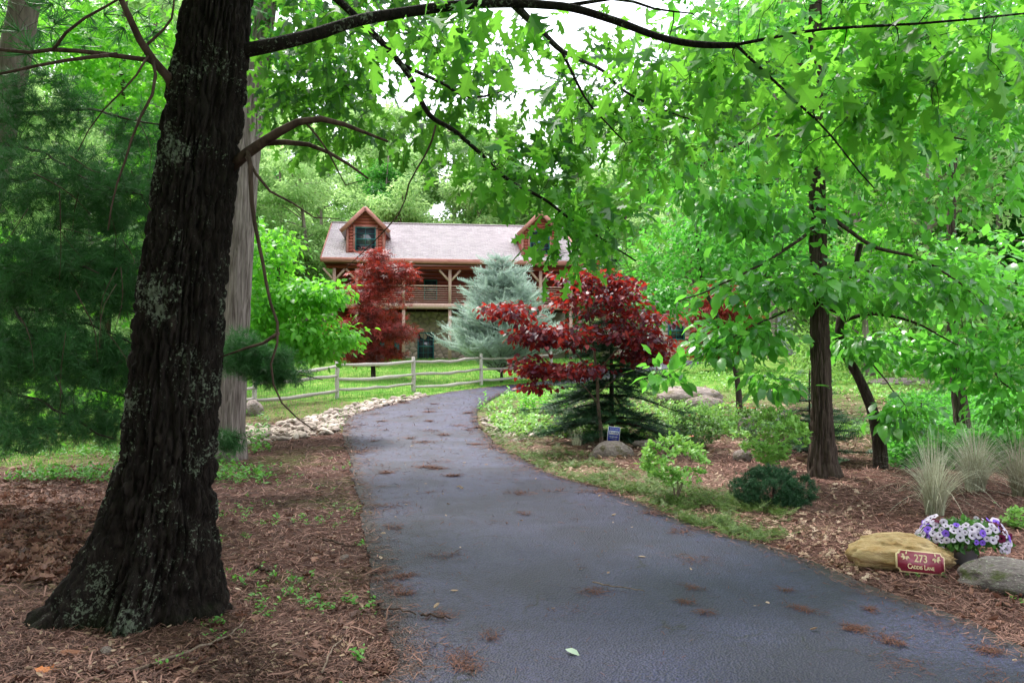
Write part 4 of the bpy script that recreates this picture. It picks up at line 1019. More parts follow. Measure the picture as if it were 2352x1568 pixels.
broad('maple_sapling', 'bright green maple growing behind the dark pine', [(230, 1000, 16), (240, 800, 16), (260, 500, 16), (280, 200, 16), (290, -100, 16)], .12, .05,
      [((300, 130, 15), (1.6, 1.6, 1.3), 180), ((380, 380, 15.5), (.9, 1.2, 1.2), 130), ((120, 60, 15), (1.2, 1.3, .8), 90), ((330, 640, 16), (1.0, 1.2, .9), 100), ((230, 880, 16), (1.6, 1.3, .6), 70)],
      LOBED, .19, 8, .24, G_DOG, M_BRNB, 26, t0=.45)
broad('japanese_maple', 'dark red cut-leaf maple on the lawn beside the entry', [(858, 862, 33), (856, 830, 33), (850, 780, 33), (845, 730, 33), (850, 660, 33)], .11, .04,
      [((860, 690, 33), (1.5, 1.4, 1.35), 190), ((905, 640, 32.4), (.75, .8, .65), 80), ((885, 765, 32.6), (1.2, 1.2, .45), 100), ((845, 812, 32.4), (1.45, 1.0, .36), 130), ((800, 760, 32.6), (.7, .8, .5), 60), ((862, 590, 33), (.35, .4, .5), 30)],
      PALM, .16, 15, .24, G_MAPR, M_DKB, 27, t0=.38, droop=.35, flat=.3, var=.6, gap=.42)
broad('japanese_maple', 'distant pinkish-red maple behind the bank and its boulders', [(1650, 860, 30), (1648, 800, 30), (1640, 740, 30), (1650, 680, 30)], .1, .04,
      [((1650, 720, 30), (1.35, 1.2, 1.15), 200), ((1640, 800, 30), (1.3, 1.1, .45), 100)],
      PALM, .17, 15, .2, G_MAPR, M_DKB, 28, t0=.6, droop=.3, flat=.35, var=.4)
rb = broad('redbud_tree', 'purple-red redbud with heart-shaped leaves behind the blue yard sign', [(1383, 1018, 15.2), (1379, 980, 15.2), (1374, 920, 15.2), (1371, 868, 15.2), (1362, 790, 15.2), (1350, 700, 15.2), (1345, 640, 15.2)], .042, .014,
      [((1370, 690, 15.2), (1.05, .9, .32), 76), ((1170, 715, 14.7), (.5, .6, .16), 44), ((1480, 790, 14.9), (.5, .6, .2), 40), ((1230, 770, 14.8), (.6, .7, .2), 52), ((1470, 740, 15), (.6, .7, .3), 56), ((1290, 850, 14.9), (.95, .9, .12), 60), ((1340, 635, 15.2), (.6, .6, .16), 38), ((1220, 845, 14.7), (.4, .5, .2), 32), ((1490, 820, 15), (.55, .6, .12), 34), ((1235, 890, 14.6), (.25, .3, .08), 10), ((1330, 770, 14.8), (.85, .8, .25), 56), ((1420, 650, 15), (.5, .5, .2), 26)],
      HEART, .092, 10, .14, G_RED, M_REDB, 29, parts=280, t0=.45, droop=.5, flat=.3, jit=.5, var=.6, tr_=.007,
      limbs=([[(1371, 868, 15.2), (1310, 800, 15), (1230, 750, 14.8), (1130, 700, 14.6)], .022, .006], [[(1370, 860, 15.2), (1420, 800, 15.1), (1490, 760, 15)], .02, .006], [[(1375, 930, 15.2), (1330, 880, 15), (1240, 860, 14.8)], .014, .004], [[(1376, 900, 15.2), (1430, 860, 15), (1500, 840, 14.9)], .013, .004]))

# --- conifers
def spray(n=8, w=.34, z=.0, taper=.75):
    V = []; F = []
    for k in range(n):
        x_ = k / n
        for sg in (-1, 1):
            b = len(V); ww = w * (1 - taper * x_)
            V += [(x_, 0, 0), (x_ + .07, 0, 0), (x_ + .16 + .05, sg * ww, z + .05 * (k % 2))]; F.append((b, b + 1, b + 2) if sg > 0 else (b, b + 2, b + 1))
    b = len(V); V += [(.85, -.03, 0), (.85, .03, 0), (1.1, 0, 0)]; F.append((b, b + 1, b + 2))
    return np.array(V), F
SPRAY = spray(); TIGHT = spray(10, .16, .04, .6)
def conifer(name, label, base, height, rad, whorls, per, dens, tmpl, size, mat, bark, seed, droop, rise=0.0, prof=1.0, cat='tree', z0=.1, r_trunk=.06, t0=.45):
    tr = Tree(name, label, cat, base, bark, seed); rg = tr.rg
    tr.path([base - [0, 0, .1], base + [0, 0, height * .5], base + [.02, 0, height]], r_trunk, .008, 10, 'trunk', .015)
    Pn, D, N_, S, tt = [], [], [], [], []
    for a in range(whorls):
        f_ = (a + rg.random() * .6) / whorls; zz = z0 + f_ * (height - z0); L = rad * (1 - f_) ** prof * (1 + .25 * math.sin(a * 1.7 + seed)) + .06
        for b in range(per):
            an = rg.random() * 6.283; d = np.array([math.cos(an), math.sin(an), 0]); LL = L * rg.uniform(.72, 1.12); tn = rg.normal(0, .2)
            t_ = np.linspace(0, 1, 6)[:, None]; q_ = base + [0, 0, zz] + d * LL * t_ + np.array([0, 0, 1]) * LL * (rise * t_ - droop * t_ ** 2 + .12 * droop * t_ ** 6 * 3)
            tr.tw.tube(q_, np.linspace(.014 * LL + .003, .002, 6), 4, .5, cap=False)
            n = max(4, int(dens * LL)); s_ = rg.random(n) ** .7; pos = np.stack([np.interp(s_, t_[:, 0], q_[:, c_]) for c_ in range(3)], 1)
            sd_ = np.cross(d, (0, 0, 1.)); sg = rg.choice([-1, 1], n)[:, None]
            Pn.append(pos + rg.normal(0, .02, (n, 3))); D.append(unit(d * .8 + sd_ * sg * rg.uniform(.2, 1.1, (n, 1)) + rg.normal(0, .25, (n, 3)) + [0, 0, rise * .8 - droop * .5]))
            N_.append(np.array([0, 0, 1.0]) + rg.normal(0, .45, (n, 3))); S.append(size * rg.uniform(.6, 1.25, n) * (.6 + .4 * min(1, LL / rad * 1.6))); tt.append(np.clip(t0 + tn + rg.normal(0, .18, n), 0, 1))
    mb = MB(); scatter(mb, tmpl, np.vstack(Pn), np.vstack(D), np.vstack(N_), np.concatenate(S), np.concatenate(tt))
    wchild(mb.build('foliage', mat, kind='stuff'), tr.root); return tr.done('branches')
conifer('spruce_tree', 'dark drooping spruce growing right behind the redbud', on(*P(1405, 1015, 16.2)[:2]), 3.75, 1.55, 24, 9, 46, SPRAY, .24, G_SPR, M_DKB, 31, .42, .12, .8, t0=.5)
conifer('blue_juniper', 'silvery blue-green juniper standing in front of the log house', on(*P(1152, 862, 31)[:2]), 4.9, 2.0, 30, 9, 28, TIGHT, .5, G_JUN, M_DKB, 32, .1, .55, .7, t0=.62, z0=.3)
conifer('small_hemlock', 'small feathery evergreen behind the foot of the tall straight tree', on(*P(1860, 1050, 13.2)[:2]), 1.5, .95, 12, 7, 22, SPRAY, .24, G_SPR, M_DKB, 33, .2, .15, .7, cat='shrub', r_trunk=.025, t0=.85)
conifer('seedling_conifer', 'tiny fresh-green conifer seedling at the edge of the ferns', on(*P(2115, 1040, 13.4)[:2]), .95, .35, 8, 5, 24, SPRAY, .15, G_SPR, M_DKB, 34, .12, .2, .9, cat='shrub', r_trunk=.012, t0=1.0)
# ------------------------------------------------------------------ woods
def forest_kind(seed, Ht, spread, low, leaf, size, n_cl, per):
    """meshes of one woodland tree standing at the origin: trunk, limbs, leaves"""
    rg = np.random.default_rng(seed)
    tk = spline(np.array([[0, 0, -.4], [rg.normal(0, .2), rg.normal(0, .2), Ht * .35], [rg.normal(0, .35), rg.normal(0, .3), Ht * .7], [rg.normal(0, .5), rg.normal(0, .4), Ht * .97]]), 24)
    a = MB(); a.tube(tk, np.linspace(Ht * .0125, Ht * .002, 24), 8); trunk = a.mesh('trunk', M_FBARK, True)
    b = MB(); cl = []
    for k in range(n_cl):
        f_ = low + (1 - low) * rg.random() ** .8; an = rg.random() * 6.283
        R_ = spread * (.35 + .65 * math.sin(math.pi * min(1, (f_ - low) / (1 - low) * .8 + .18))) * rg.uniform(.35, 1)
        base = np.array([np.interp(max(.1, f_ - .1) * Ht, tk[:, 2], tk[:, c_]) for c_ in range(3)])
        tip = base + [math.cos(an) * R_, math.sin(an) * R_, R_ * rg.uniform(.15, .6)]
        q_ = spline(np.array([base, (base + tip) / 2 + [0, 0, R_ * .06], tip]), 6); b.tube(q_, np.linspace(.045 + R_ * .006, .012, 6), 4, cap=False)
        cl.append(tip); cl.append((base + tip) / 2 + rg.normal(0, .5, 3))
    limbs = b.mesh('branches', M_FBARK, True)
    cl = np.array(cl); i = np.repeat(np.arange(len(cl)), per); n = len(i)
    rad = rg.uniform(.55, 1.25, len(cl))[i] * spread * .26
    off = unit(rg.normal(size=(n, 3))) * (rg.random(n) ** .45 * rad)[:, None] * [1, 1, .55]
    tint = np.clip(.45 + rg.normal(0, .18, len(cl))[i] + rg.normal(0, .18, n), 0, 1)
    c = MB(); scatter(c, FLAKE, cl[i] + off, unit(off + rg.normal(0, .4, (n, 3)) * rad[:, None] + [0, 0, -.25]), np.array([0, 0, 1.]) + rg.normal(0, .55, (n, 3)), size * rg.uniform(.6, 1.3, n), tint)
    return trunk, limbs, c.mesh('crown', leaf, True)
M_FBARK = barkmat('woodland_bark', (.11, .085, .07), (.32, .27, .235), None, (7, 7, 1))
WOODS = []
KINDS = [forest_kind(101, 21, 4.2, .22, G_PALE, .36, 34, 170), forest_kind(102, 23, 4.6, .3, G_PALE, .38, 36, 170), forest_kind(103, 19, 4.0, .15, G_MID, .36, 32, 170),
         forest_kind(104, 12, 3.6, .08, G_PALE, .24, 34, 190), forest_kind(105, 11, 3.3, .1, G_DOG, .22, 34, 190)]
def forest_tree(kind, x_, y_, sc_, rz, label, group, name='woodland_tree'):
    o = thing(name, label, 'tree', (x_, y_, float(H(x_, y_))), rz, group); WOODS.append((o, kind, sc_)); o.scale = (sc_, sc_, sc_ * 1.0)
    for nm, me, kd in zip(('trunk', 'branches', 'crown'), KINDS[kind], (None, 'stuff', 'stuff')): link(nm, me, o, kd)
rg = np.random.default_rng(77); spots = []
def plant(n_, x0, x1, y0, y1, mind, kinds, s0, s1, label, group, avoid=None):
    c_ = 0; tries = 0
    while c_ < n_ and tries < 4000:
        tries += 1; x_, y_ = rg.uniform(x0, x1), rg.uniform(y0, y1)
        if avoid and avoid(x_, y_): continue
        if any((x_ - a) ** 2 + (y_ - b) ** 2 < mind ** 2 for a, b in spots): continue
        spots.append((x_, y_)); c_ += 1; forest_tree(int(rg.choice(kinds)), x_, y_, rg.uniform(s0, s1), rg.random() * 6.28, label, group)
gapsky = lambda x_, y_: .0 < x_ / y_ < .07 and y_ > 60
plant(26, -34, 30, 54, 72, 3.6, (0, 1, 1, 2), .72, 1.0, 'tall pale-green woodland tree on the slope behind the log house', 'woods behind the house', gapsky)
plant(4, -17, -11.5, 47, 54, 2.5, (0, 1, 3), .6, .8, 'tree', 'woods behind the house')
plant(30, -50, 50, 72, 100, 4.2, (0, 1, 2), .8, 1.1, 'tall pale-green tree deep in the woods up the hill', 'woods up the hill', gapsky)
plant(9, -10, 16, 51, 57, 2.8, (3, 4, 3), .85, 1.2, 'rounded understory tree close behind the house roof', 'understory behind the house')
plant(12, 10, 36, 30, 56, 3.6, (0, 1, 2), .85, 1.15, 'tall tree', 'trees beyond the garden', lambda x_, y_: x_ / y_ < .3)
plant(15, 10, 30, 27, 50, 2.8, (3, 4, 4), .75, 1.15, 'leafy light-green tree at the far side of the garden', 'trees beyond the garden', lambda x_, y_: x_ / y_ < .33 or (y_ < 36 and x_ / y_ < .42))
plant(5, 8, 14, 44, 52, 2.6, (3, 4), .7, .9, 'leafy light-green tree behind the outbuildings', 'trees behind the outbuildings')
plant(18, -36, -9, 19, 50, 3.4, (3, 4, 0), .75, 1.1, 'bright green woodland tree beyond the pine and lawn', 'trees beyond the pine', lambda x_, y_: (x_ + 4) / y_ > -.26 or (y_ < 26 and x_ > -13) or x_ / y_ < -.8)
G_UND = leafmat('undergrowth_leaf', (.07, .2, .035), (.30, .50, .13), (.36, .66, .13), .4, .5)
def mass(name, label, pts, hts, per, size, mat, tmpl=FLAKE, seed=0, spread=.5, t0=.5):
    rg = np.random.default_rng(seed); n = len(pts) * per; i = np.repeat(np.arange(len(pts)), per)
    off = unit(rg.normal(size=(n, 3))) * rg.random((n, 1)) ** .4 * np.stack([hts[i] * spread, hts[i] * spread, hts[i] * .5], 1)
    p_ = pts[i] + off; p_[:, 2] = H(p_[:, 0], p_[:, 1]) + np.abs(off[:, 2] + hts[i] * .45)
    k = MB(); scatter(k, tmpl, p_, unit(off + rg.normal(0, .3, (n, 3))), np.array([0, 0, 1.]) + rg.normal(0, .5, (n, 3)), size * rg.uniform(.6, 1.3, n), np.clip(t0 + rg.normal(0, .2, n) + rg.normal(0, .15, len(pts))[i], 0, 1))
    o = k.build(name, mat, smooth=True, kind='stuff'); o['label'] = label; return o
xs = rg.uniform(-40, 40, 420); ys = rg.uniform(50, 64, 420); mass('undergrowth', 'green undergrowth along the edge of the woods', np.stack([xs, ys, ys * 0], 1), rg.uniform(1, 3.2, 420), 120, .3, G_UND, seed=3)
xs = rg.uniform(9, 26, 300); ys = rg.uniform(24, 46, 300); ok = xs / ys > .36; xs, ys = xs[ok], ys[ok]
mass('undergrowth', 'mixed shrubs and brambles behind the garden bank', np.stack([xs, ys, ys * 0], 1), rg.uniform(.6, 2.4, len(xs)), 130, .16, G_UND, seed=4)
xs = rg.uniform(-28, -8.5, 260); ys = rg.uniform(15, 40, 260); ok = (xs / ys < -.33); xs, ys = xs[ok], ys[ok]
mass('undergrowth', 'green saplings and brush behind the pine', np.stack([xs, ys, ys * 0], 1), rg.uniform(.5, 2.2, len(xs)), 130, .16, G_UND, seed=5)

plant(12, -15, 13, -22, -3.5, 4.2, (0, 1, 2), .7, .9, 'unseen broad tree added behind the viewpoint to shade the foreground', 'added shade trees behind the viewpoint', lambda x_, y_: abs(x_) < 2.5)  # unseen trees added behind the camera to shade the foreground
plant(4, -17, -8.5, 1, 9, 3.5, (0, 1, 2), .7, .85, 'unseen tree added beside the viewpoint to shade the foreground', 'added shade trees beside the viewpoint')  # more unseen shade trees, added to the left of the camera
# every woodland tree says where it stands
MARKS = [(-900, 'left of the pine'), (330, 'behind the pine'), (560, 'behind the shaggy grey trunk'), (760, 'above the lime-green dogwood'), (870, 'above the dormer nearer the dogwood'), (1000, 'above the roof between the dormers'), (1160, 'above the dormer nearer the redbud'), (1300, 'above the purple redbud'), (1560, 'above the distant red maple'), (1800, 'behind the tall straight trunk'), (2010, 'behind the crooked trunk'), (2230, 'behind the grass clumps'), (2500, 'past the far garden edge')]
LOOK = ['pale-green tree', 'slender pale-green tree', 'mid-green tree', 'low pale-green tree', 'low lime-green tree']
ROW = {'woods behind the house': 'at the wood edge', 'woods up the hill': 'up the hill', 'understory behind the house': 'close behind the house', 'trees beyond the garden': 'beyond the garden', 'trees behind the outbuildings': 'near the outbuildings', 'trees beyond the pine': 'beyond the lawn'}
by = {}
for o, kd, s_ in WOODS:
    if o['group'] not in ROW: continue
    u = CU + o.location.x / o.location.y * FPX; mk = [b for a, b in MARKS if u >= a][-1] if u >= -900 else 'left of the pine'
    by.setdefault(f"{LOOK[kd]} {ROW[o['group']]}, {mk}", []).append((u, o))
for lb, rows in by.items():
    rows.sort(key=lambda r: r[0])
    for k, (u, o) in enumerate(rows):
        o['label'] = lb if len(rows) == 1 else f"{lb}, " + (('left one', 'right one')[k] if len(rows) == 2 else ('leftmost', 'second from left', 'third from left', 'fourth from left', 'fifth from left', 'sixth from left', 'seventh from left', 'eighth from left', 'ninth from left', 'tenth from left')[min(k, 9)])
# ------------------------------------------------------------------ garden plants
def azalea(name, label, base, w_, h_, n_, size, mat, seed, bloom=None, low=.25, per=8, cat='shrub', bark=None):
    tr = Tree(name, label, cat, base, bark or M_REDB, seed); rg = tr.rg
    for k in range(5):
        an = rg.random() * 6.28; tip = base + [math.cos(an) * w_ * .18, math.sin(an) * w_ * .18, h_ * rg.uniform(.35, .6)]
        tr.path([base - [0, 0, .05], (base + tip) / 2 + rg.normal(0, .02, 3), tip], .009, .004, 5, 'stem', .01)
    tg = ell(base + [0, 0, h_ * (low + (1 - low) / 2)], (w_ / 2, w_ / 2, h_ * (1 - low) / 2), n_, rg, .45, .42, 4.5)
    tr.grow(tg, .008, seg=4)
    T = np.array(tr.T); i = np.repeat(np.arange(len(T)), per); n = len(i); an = rg.random(n) * 6.28; el = rg.uniform(-.1, 1.0, n)
    d = np.stack([np.cos(an) * np.cos(el), np.sin(an) * np.cos(el), np.sin(el)], 1)
    outw = unit(T - (base + [0, 0, h_ * .4]))[i]
    d = unit(d + outw * .5)
    mb = MB(); scatter(mb, OVATE, T[i] + rg.normal(0, size * .25, (n, 3)), d, np.array([0, 0, 1.]) + outw * .6 + rg.normal(0, .3, (n, 3)), size * rg.uniform(.6, 1.2, n), np.clip(.55 + (T[i][:, 2] - base[2]) / h_ * .2 + rg.normal(0, .2, n), 0, 1))
    wchild(mb.build('foliage', mat, smooth=True, kind='stuff'), tr.root)
    if bloom:
        for k in range(bloom[1]):
            c_ = base + [rg.normal(0, w_ * .12) + bloom[3], rg.normal(0, w_ * .1) - .1, h_ * rg.uniform(.92, 1.05)]
            fb = MB(); a5 = np.linspace(0, 6.283, 5, endpoint=False) + rg.random(); dd = np.stack([np.cos(a5), np.sin(a5), .5 + 0 * a5], 1)
            scatter(fb, OVATE, np.repeat(c_[None], 5, 0), dd, np.repeat([[0, 0, 1.]], 5, 0), .035, .5); wchild(fb.build('blossom', bloom[2], smooth=True), tr.root)
    return tr.done()
M_CORAL = leafmat('coral_petal', (.6, .06, .05), (.8, .14, .1), None, .3)
azalea('azalea_bush', 'light-green loose azalea at the edge of the drive', G(1552, 1150), .8, .74, 150, .07, G_AZA, 41, ('b', 2, M_CORAL, .1))
azalea('azalea_bush', 'upright yellow-green azalea above the dwarf spruce', G(1780, 1120), .85, 1.0, 200, .072, G_AZA, 42, low=.3)
azalea('azalea_bush', 'rounded darker azalea beside the spruce skirt', G(1605, 1030), .85, .62, 170, .06, G_AZD, 43, ('b', 4, M_CORAL, -.2), low=.1)
azalea('azalea_bush', 'azalea with a few red blossoms behind the pale rounded boulder', G(1770, 1040) + [0, .6, 0], .9, .8, 170, .06, G_AZD, 44, ('b', 7, M_CORAL, -.25), low=.1)
azalea('azalea_bush', 'small fresh-green shrub at the frame edge by the mossy rock', G(2350, 1215), .3, .18, 40, .05, G_AZA, 45, low=0.)
# dwarf spruce
tr = Tree('dwarf_spruce', 'low dense dark-green dwarf spruce in front of the upright azalea', 'shrub', G(1795, 1172) + [0, .25, 0], M_DKB, 46)
b0 = np.array(tr.root.location); tr.path([b0 - [0, 0, .05], b0 + [0, 0, .3]], .03, .01, 8, 'trunk', .01)
tg = ell(b0 + [0, 0, .2], (.46, .4, .24), 420, tr.rg, .4, .44, 5); tg[:, 2] = np.maximum(tg[:, 2], b0[2] + .04); tr.grow(tg, .006, seg=4)
needles(tr, G_SPR, .04, 5, 26, .025, 'needles', .55, 2.6); tr.done()
# weedy corner beside the drive
def weeds(name, label, base, w_, h_, n_, size, mat, seed, cat='plant'):
    tr = Tree(name, label, cat, base, M_GSTEM, seed); rg = tr.rg
    Pn, D, N_, S = [], [], [], []
    for k in range(n_):
        b = base + [rg.normal(0, w_ * .28), rg.normal(0, w_ * .22), 0]; b[2] = H(b[0], b[1]); hh = h_ * rg.uniform(.45, 1.1); tip = b + [rg.normal(0, hh * .15), rg.normal(0, hh * .15), hh]
        q_ = spline(np.array([b, (b + tip) / 2 + rg.normal(0, .01, 3), tip]), 7); tr.tw.tube(q_, np.linspace(.005, .002, 7), 4, cap=False)
        m_ = max(5, int(hh / .035)); f_ = np.linspace(.15, 1, m_); pos = np.stack([np.interp(f_, np.linspace(0, 1, 7), q_[:, c_]) for c_ in range(3)], 1)
        an = np.arange(m_) * 2.4 + rg.random() * 6; Pn.append(pos); D.append(np.stack([np.cos(an), np.sin(an), .25 + .5 * f_], 1)); N_.append(np.tile([[0, 0, 1.]], (m_, 1)) + rg.normal(0, .2, (m_, 3))); S.append(size * (1.15 - .6 * f_) * rg.uniform(.8, 1.2, m_))
    mb = MB(); n = sum(map(len, S)); scatter(mb, OVATE, np.vstack(Pn), np.vstack(D), np.vstack(N_), np.concatenate(S), np.clip(.6 + rg.normal(0, .2, n), 0, 1))
    wchild(mb.build('foliage', mat, smooth=True, kind='stuff'), tr.root); return tr.done('stems')
M_GSTEM = plain('green_stem', (.12, .24, .05), (.08, .15, .03), 9, .7)
weeds('wildflower_clump', 'tall bright weeds at the inside of the drive bend', G(1245, 945), 1.5, .62, 34, .13, G_DOG, 51)
weeds('wildflower_clump', 'single leafy weed at the corner of the asphalt', G(1104, 945), .16, .42, 3, .1, G_DOG, 52)
weeds('wildflower_clump', 'yellow-green weeds growing around the layered boulder', G(1640, 975), 2.6, .5, 50, .13, G_AZA, 53)
weeds('wildflower_clump', 'sparse weeds in front of the layered boulder', G(1560, 960), 1.6, .4, 24, .12, G_AZA, 54)
weeds('wildflower_clump', 'leafy weeds between the crooked trunk and the grey-brown trunk', G(2120, 985), 1.8, .5, 40, .13, G_MID, 55)
weeds('wildflower_clump', 'dense green weeds behind the grass clumps', G(2310, 1010), 2.0, .55, 60, .13, G_MID, 56)

def blades(mb, base, ang, h_, lean, w_, tint, nseg=6):
    n = len(base); t_ = np.linspace(0, 1, nseg + 1)[None]; d = np.stack([np.cos(ang), np.sin(ang)], 1); s = np.stack([-np.sin(ang), np.cos(ang)], 1)
    out = (lean * h_)[:, None] * t_ ** 2.0; up = h_[:, None] * (t_ - np.clip(lean, 0, 1.3)[:, None] * .62 * t_ ** 3.2)
    c = np.stack([base[:, 0:1] + d[:, 0:1] * out, base[:, 1:2] + d[:, 1:2] * out, base[:, 2:3] + up], -1)
    ww = (w_[:, None] * (1 - .85 * t_ ** 1.5))[..., None] * .5; sv = np.concatenate([s, np.zeros((n, 1))], 1)[:, None]
    V = np.stack([c - sv * ww, c + sv * ww], 2).reshape(n, -1, 3); k = 2 * (nseg + 1)
    f = np.array([[2 * a, 2 * a + 1, 2 * a + 3, 2 * a + 2] for a in range(nseg)])
    mb.add(V.reshape(-1, 3), (f[None] + (np.arange(n) * k)[:, None, None]).reshape(-1, 4), np.repeat(tint, k))
G_ORN = leafmat('pale_ornamental_grass', (.26, .19, .12), (.70, .74, .58), (.6, .62, .46), .3, .6, .3, (.5, .47, .34))
def clump(label, base, h_, rad, n_, seed, lean, t0):
    rg = np.random.default_rng(seed); mb = MB(); a = rg.random(n_) * 6.283; r_ = rad * rg.random(n_) ** .6
    b = base + np.stack([np.cos(a) * r_, np.sin(a) * r_, np.full(n_, -.02)], 1); tt = np.clip(t0 + rg.normal(0, .25, n_), 0, 1)
    blades(mb, b, a + rg.normal(0, 1.0, n_), h_ * rg.uniform(.4, 1.15, n_), np.abs(rg.normal(lean, .4, n_)) * (.3 + .8 * r_ / rad), rg.uniform(.004, .008, n_), tt, 9)
    g = thing('ornamental_grass', label, 'grass clump', base); wchild(mb.build('blades', G_ORN, kind='stuff'), g)
clump('narrow pale-green ornamental grass clump closest to the flower bucket', G(2147, 1185), .92, .085, 620, 61, .5, .74)
clump('broad straw-coloured grass clump arching in front of the grey-brown trunk', G(2240, 1128), .98, .11, 800, 62, .72, .52)
clump('grass clump cut by the picture edge beyond the flowers', G(2345, 1140), .92, .09, 520, 63, .66, .42)
clump('wispy blue-green grass tuft at the foot of the redbud', G(1325, 1022), .42, .09, 90, 64, .5, .95)

# bucket of petunias
M_ZINC = plain('galvanised_zinc', (.42, .42, .47), (.3, .3, .35), 6, .35, .5, .1, .005, Metallic=.7)
bk = G(2238, 1306) + [0, .18, 0]
bucket = thing('metal_bucket', 'galvanised metal bucket holding the petunias', 'bucket', bk)
mb = MB(); zz = np.array([0, .01, .17, .185, .185, .03, .03]); r_ = np.array([.10, .104, .135, .14, .13, .098, .001])
a = np.linspace(0, 6.2832, 40, endpoint=False); V = np.stack([np.cos(a)[None] * r_[:, None], np.sin(a)[None] * r_[:, None], zz[:, None] + 0 * a[None]], -1)
i = np.arange(6)[:, None] * 40; j = np.arange(40)[None]; k_ = (j + 1) % 40
mb.add(V, np.stack([i + j, i + k_, i + 40 + k_, i + 40 + j], -1).reshape(-1, 4)); mb.build('body', M_ZINC, bucket, True)
mb = MB(); mb.tube(np.stack([np.cos(a) * .139, np.sin(a) * .139, 0 * a + .186], 1)[list(range(40)) + [0]], .006, 6); mb.build('rim', M_ZINC, bucket, True)
mb = MB(); mb.box((-.09, -.09, .1), (.09, .09, .16)); mb.build('potting_soil', M_DARK, bucket)
pt = thing('petunia_plant', 'mound of white, violet and burgundy petunias spilling from the bucket', 'flowers', bk + [0, 0, .16])
rg = np.random.default_rng(9); pc = np.array(pt.location)
G_PET = leafmat('petunia_leaf', (.03, .11, .02), (.12, .28, .06), (.15, .4, .06), .35)
n = 1700; d = unit(rg.normal(size=(n, 3))); d[:, 2] = np.abs(d[:, 2]) * .9 - .22; rad_ = np.array([.34, .28, .21])
p_ = pc + d * rad_ * rg.uniform(.45, .97, (n, 1)) + [.02, 0, .03]
mb = MB(); scatter(mb, OVATE, p_, unit(d + rg.normal(0, .5, (n, 3))), d + rg.normal(0, .4, (n, 3)) + [0, 0, .3], .055 * rg.uniform(.6, 1.2, n), rg.random(n)); wchild(mb.build('foliage', G_PET, smooth=True, kind='stuff'), pt)
def petalmat(name, edge, eye, e0):
    m, t, out = newmat(name); q = NT(t); a = q.attr('tint').outputs['Fac']; col = q.ramp(a, [(e0, eye), (e0 + .16, edge)])
    b = q.bsdf(col, .6, .2); tl = q.n('BsdfTranslucent'); t.links.new(col, tl.inputs[0]); ms = q.n('MixShader'); ms.inputs[0].default_value = .3
    t.links.new(b, ms.inputs[1]); t.links.new(tl.outputs[0], ms.inputs[2]); t.links.new(ms.outputs[0], out.inputs[0]); return m
def petunia_mesh(mat, seed):
    rg = np.random.default_rng(seed); n = 20; a = np.linspace(0, 6.2832, n, endpoint=False); lob = 1 - .1 * np.abs(np.cos(a * 2.5)) ** 3 + rg.normal(0, .02, n)
    rings = [(.12, -.5, 0.), (.2, -.1, .12), (.36, .04, .35), (.7, .1, .7), (1.0, .04, 1.0)]; V = []; tt = []
    for r_, z_, t_ in rings:
        rr = r_ * (lob if r_ > .5 else 1); V.append(np.stack([np.cos(a) * rr, np.sin(a) * rr, z_ + (rg.normal(0, .04, n) if r_ > .8 else 0) + 0 * a], 1)); tt += [t_] * n
    k = MB(); i = np.arange(4)[:, None] * n; j = np.arange(n)[None]; q_ = (j + 1) % n
    k.add(np.vstack(V), np.stack([i + j, i + q_, i + n + q_, i + n + j], -1).reshape(-1, 4), np.array(tt)); return k.mesh('flower', mat, True)
PW_ = [petunia_mesh(petalmat('white_petal', (.66, .58, .72), (.05, .012, .07), .1), s_) for s_ in (1, 2)]
PV_ = petunia_mesh(petalmat('violet_petal', (.26, .12, .72), (.10, .03, .3), .1), 3); PB_ = petunia_mesh(petalmat('burgundy_petal', (.12, .006, .04), (.03, .002, .01), .1), 4)
placed = []
for k in range(1800):
    if len(placed) >= 150: break
    an, ez = rg.random() * 6.283, rg.uniform(-.3, 1.0)
    if ez < .12 and math.cos(an) < .45 and math.sin(an) < .2 and math.cos(an) > -.75: continue
    d = unit(np.array([math.cos(an), math.sin(an), ez])); 
    if d[1] > .55: continue
    p_ = pc + d * rad_ * 1.0 + [.02, 0, .03]
    if any(np.sum((p_ - o_) ** 2) < .037 ** 2 for o_ in placed): continue
    placed.append(p_); r_ = rg.random()
    me = PB_ if (r_ < .1 and d[0] > -.1) or (r_ < .03) else (PV_ if r_ > .84 else PW_[k % 2])
    o = link('flower', me, pt); nd = Vector(unit(d * .9 + np.array([0, -.45, .3]) + rg.normal(0, .38, 3))); s_ = .028 * rg.uniform(.7, 1.3)
    o.matrix_basis = Matrix.Translation(Vector(p_) - pt.location) @ nd.to_track_quat('Z', 'Y').to_matrix().to_4x4() @ Matrix.Diagonal((s_, s_, s_, 1))
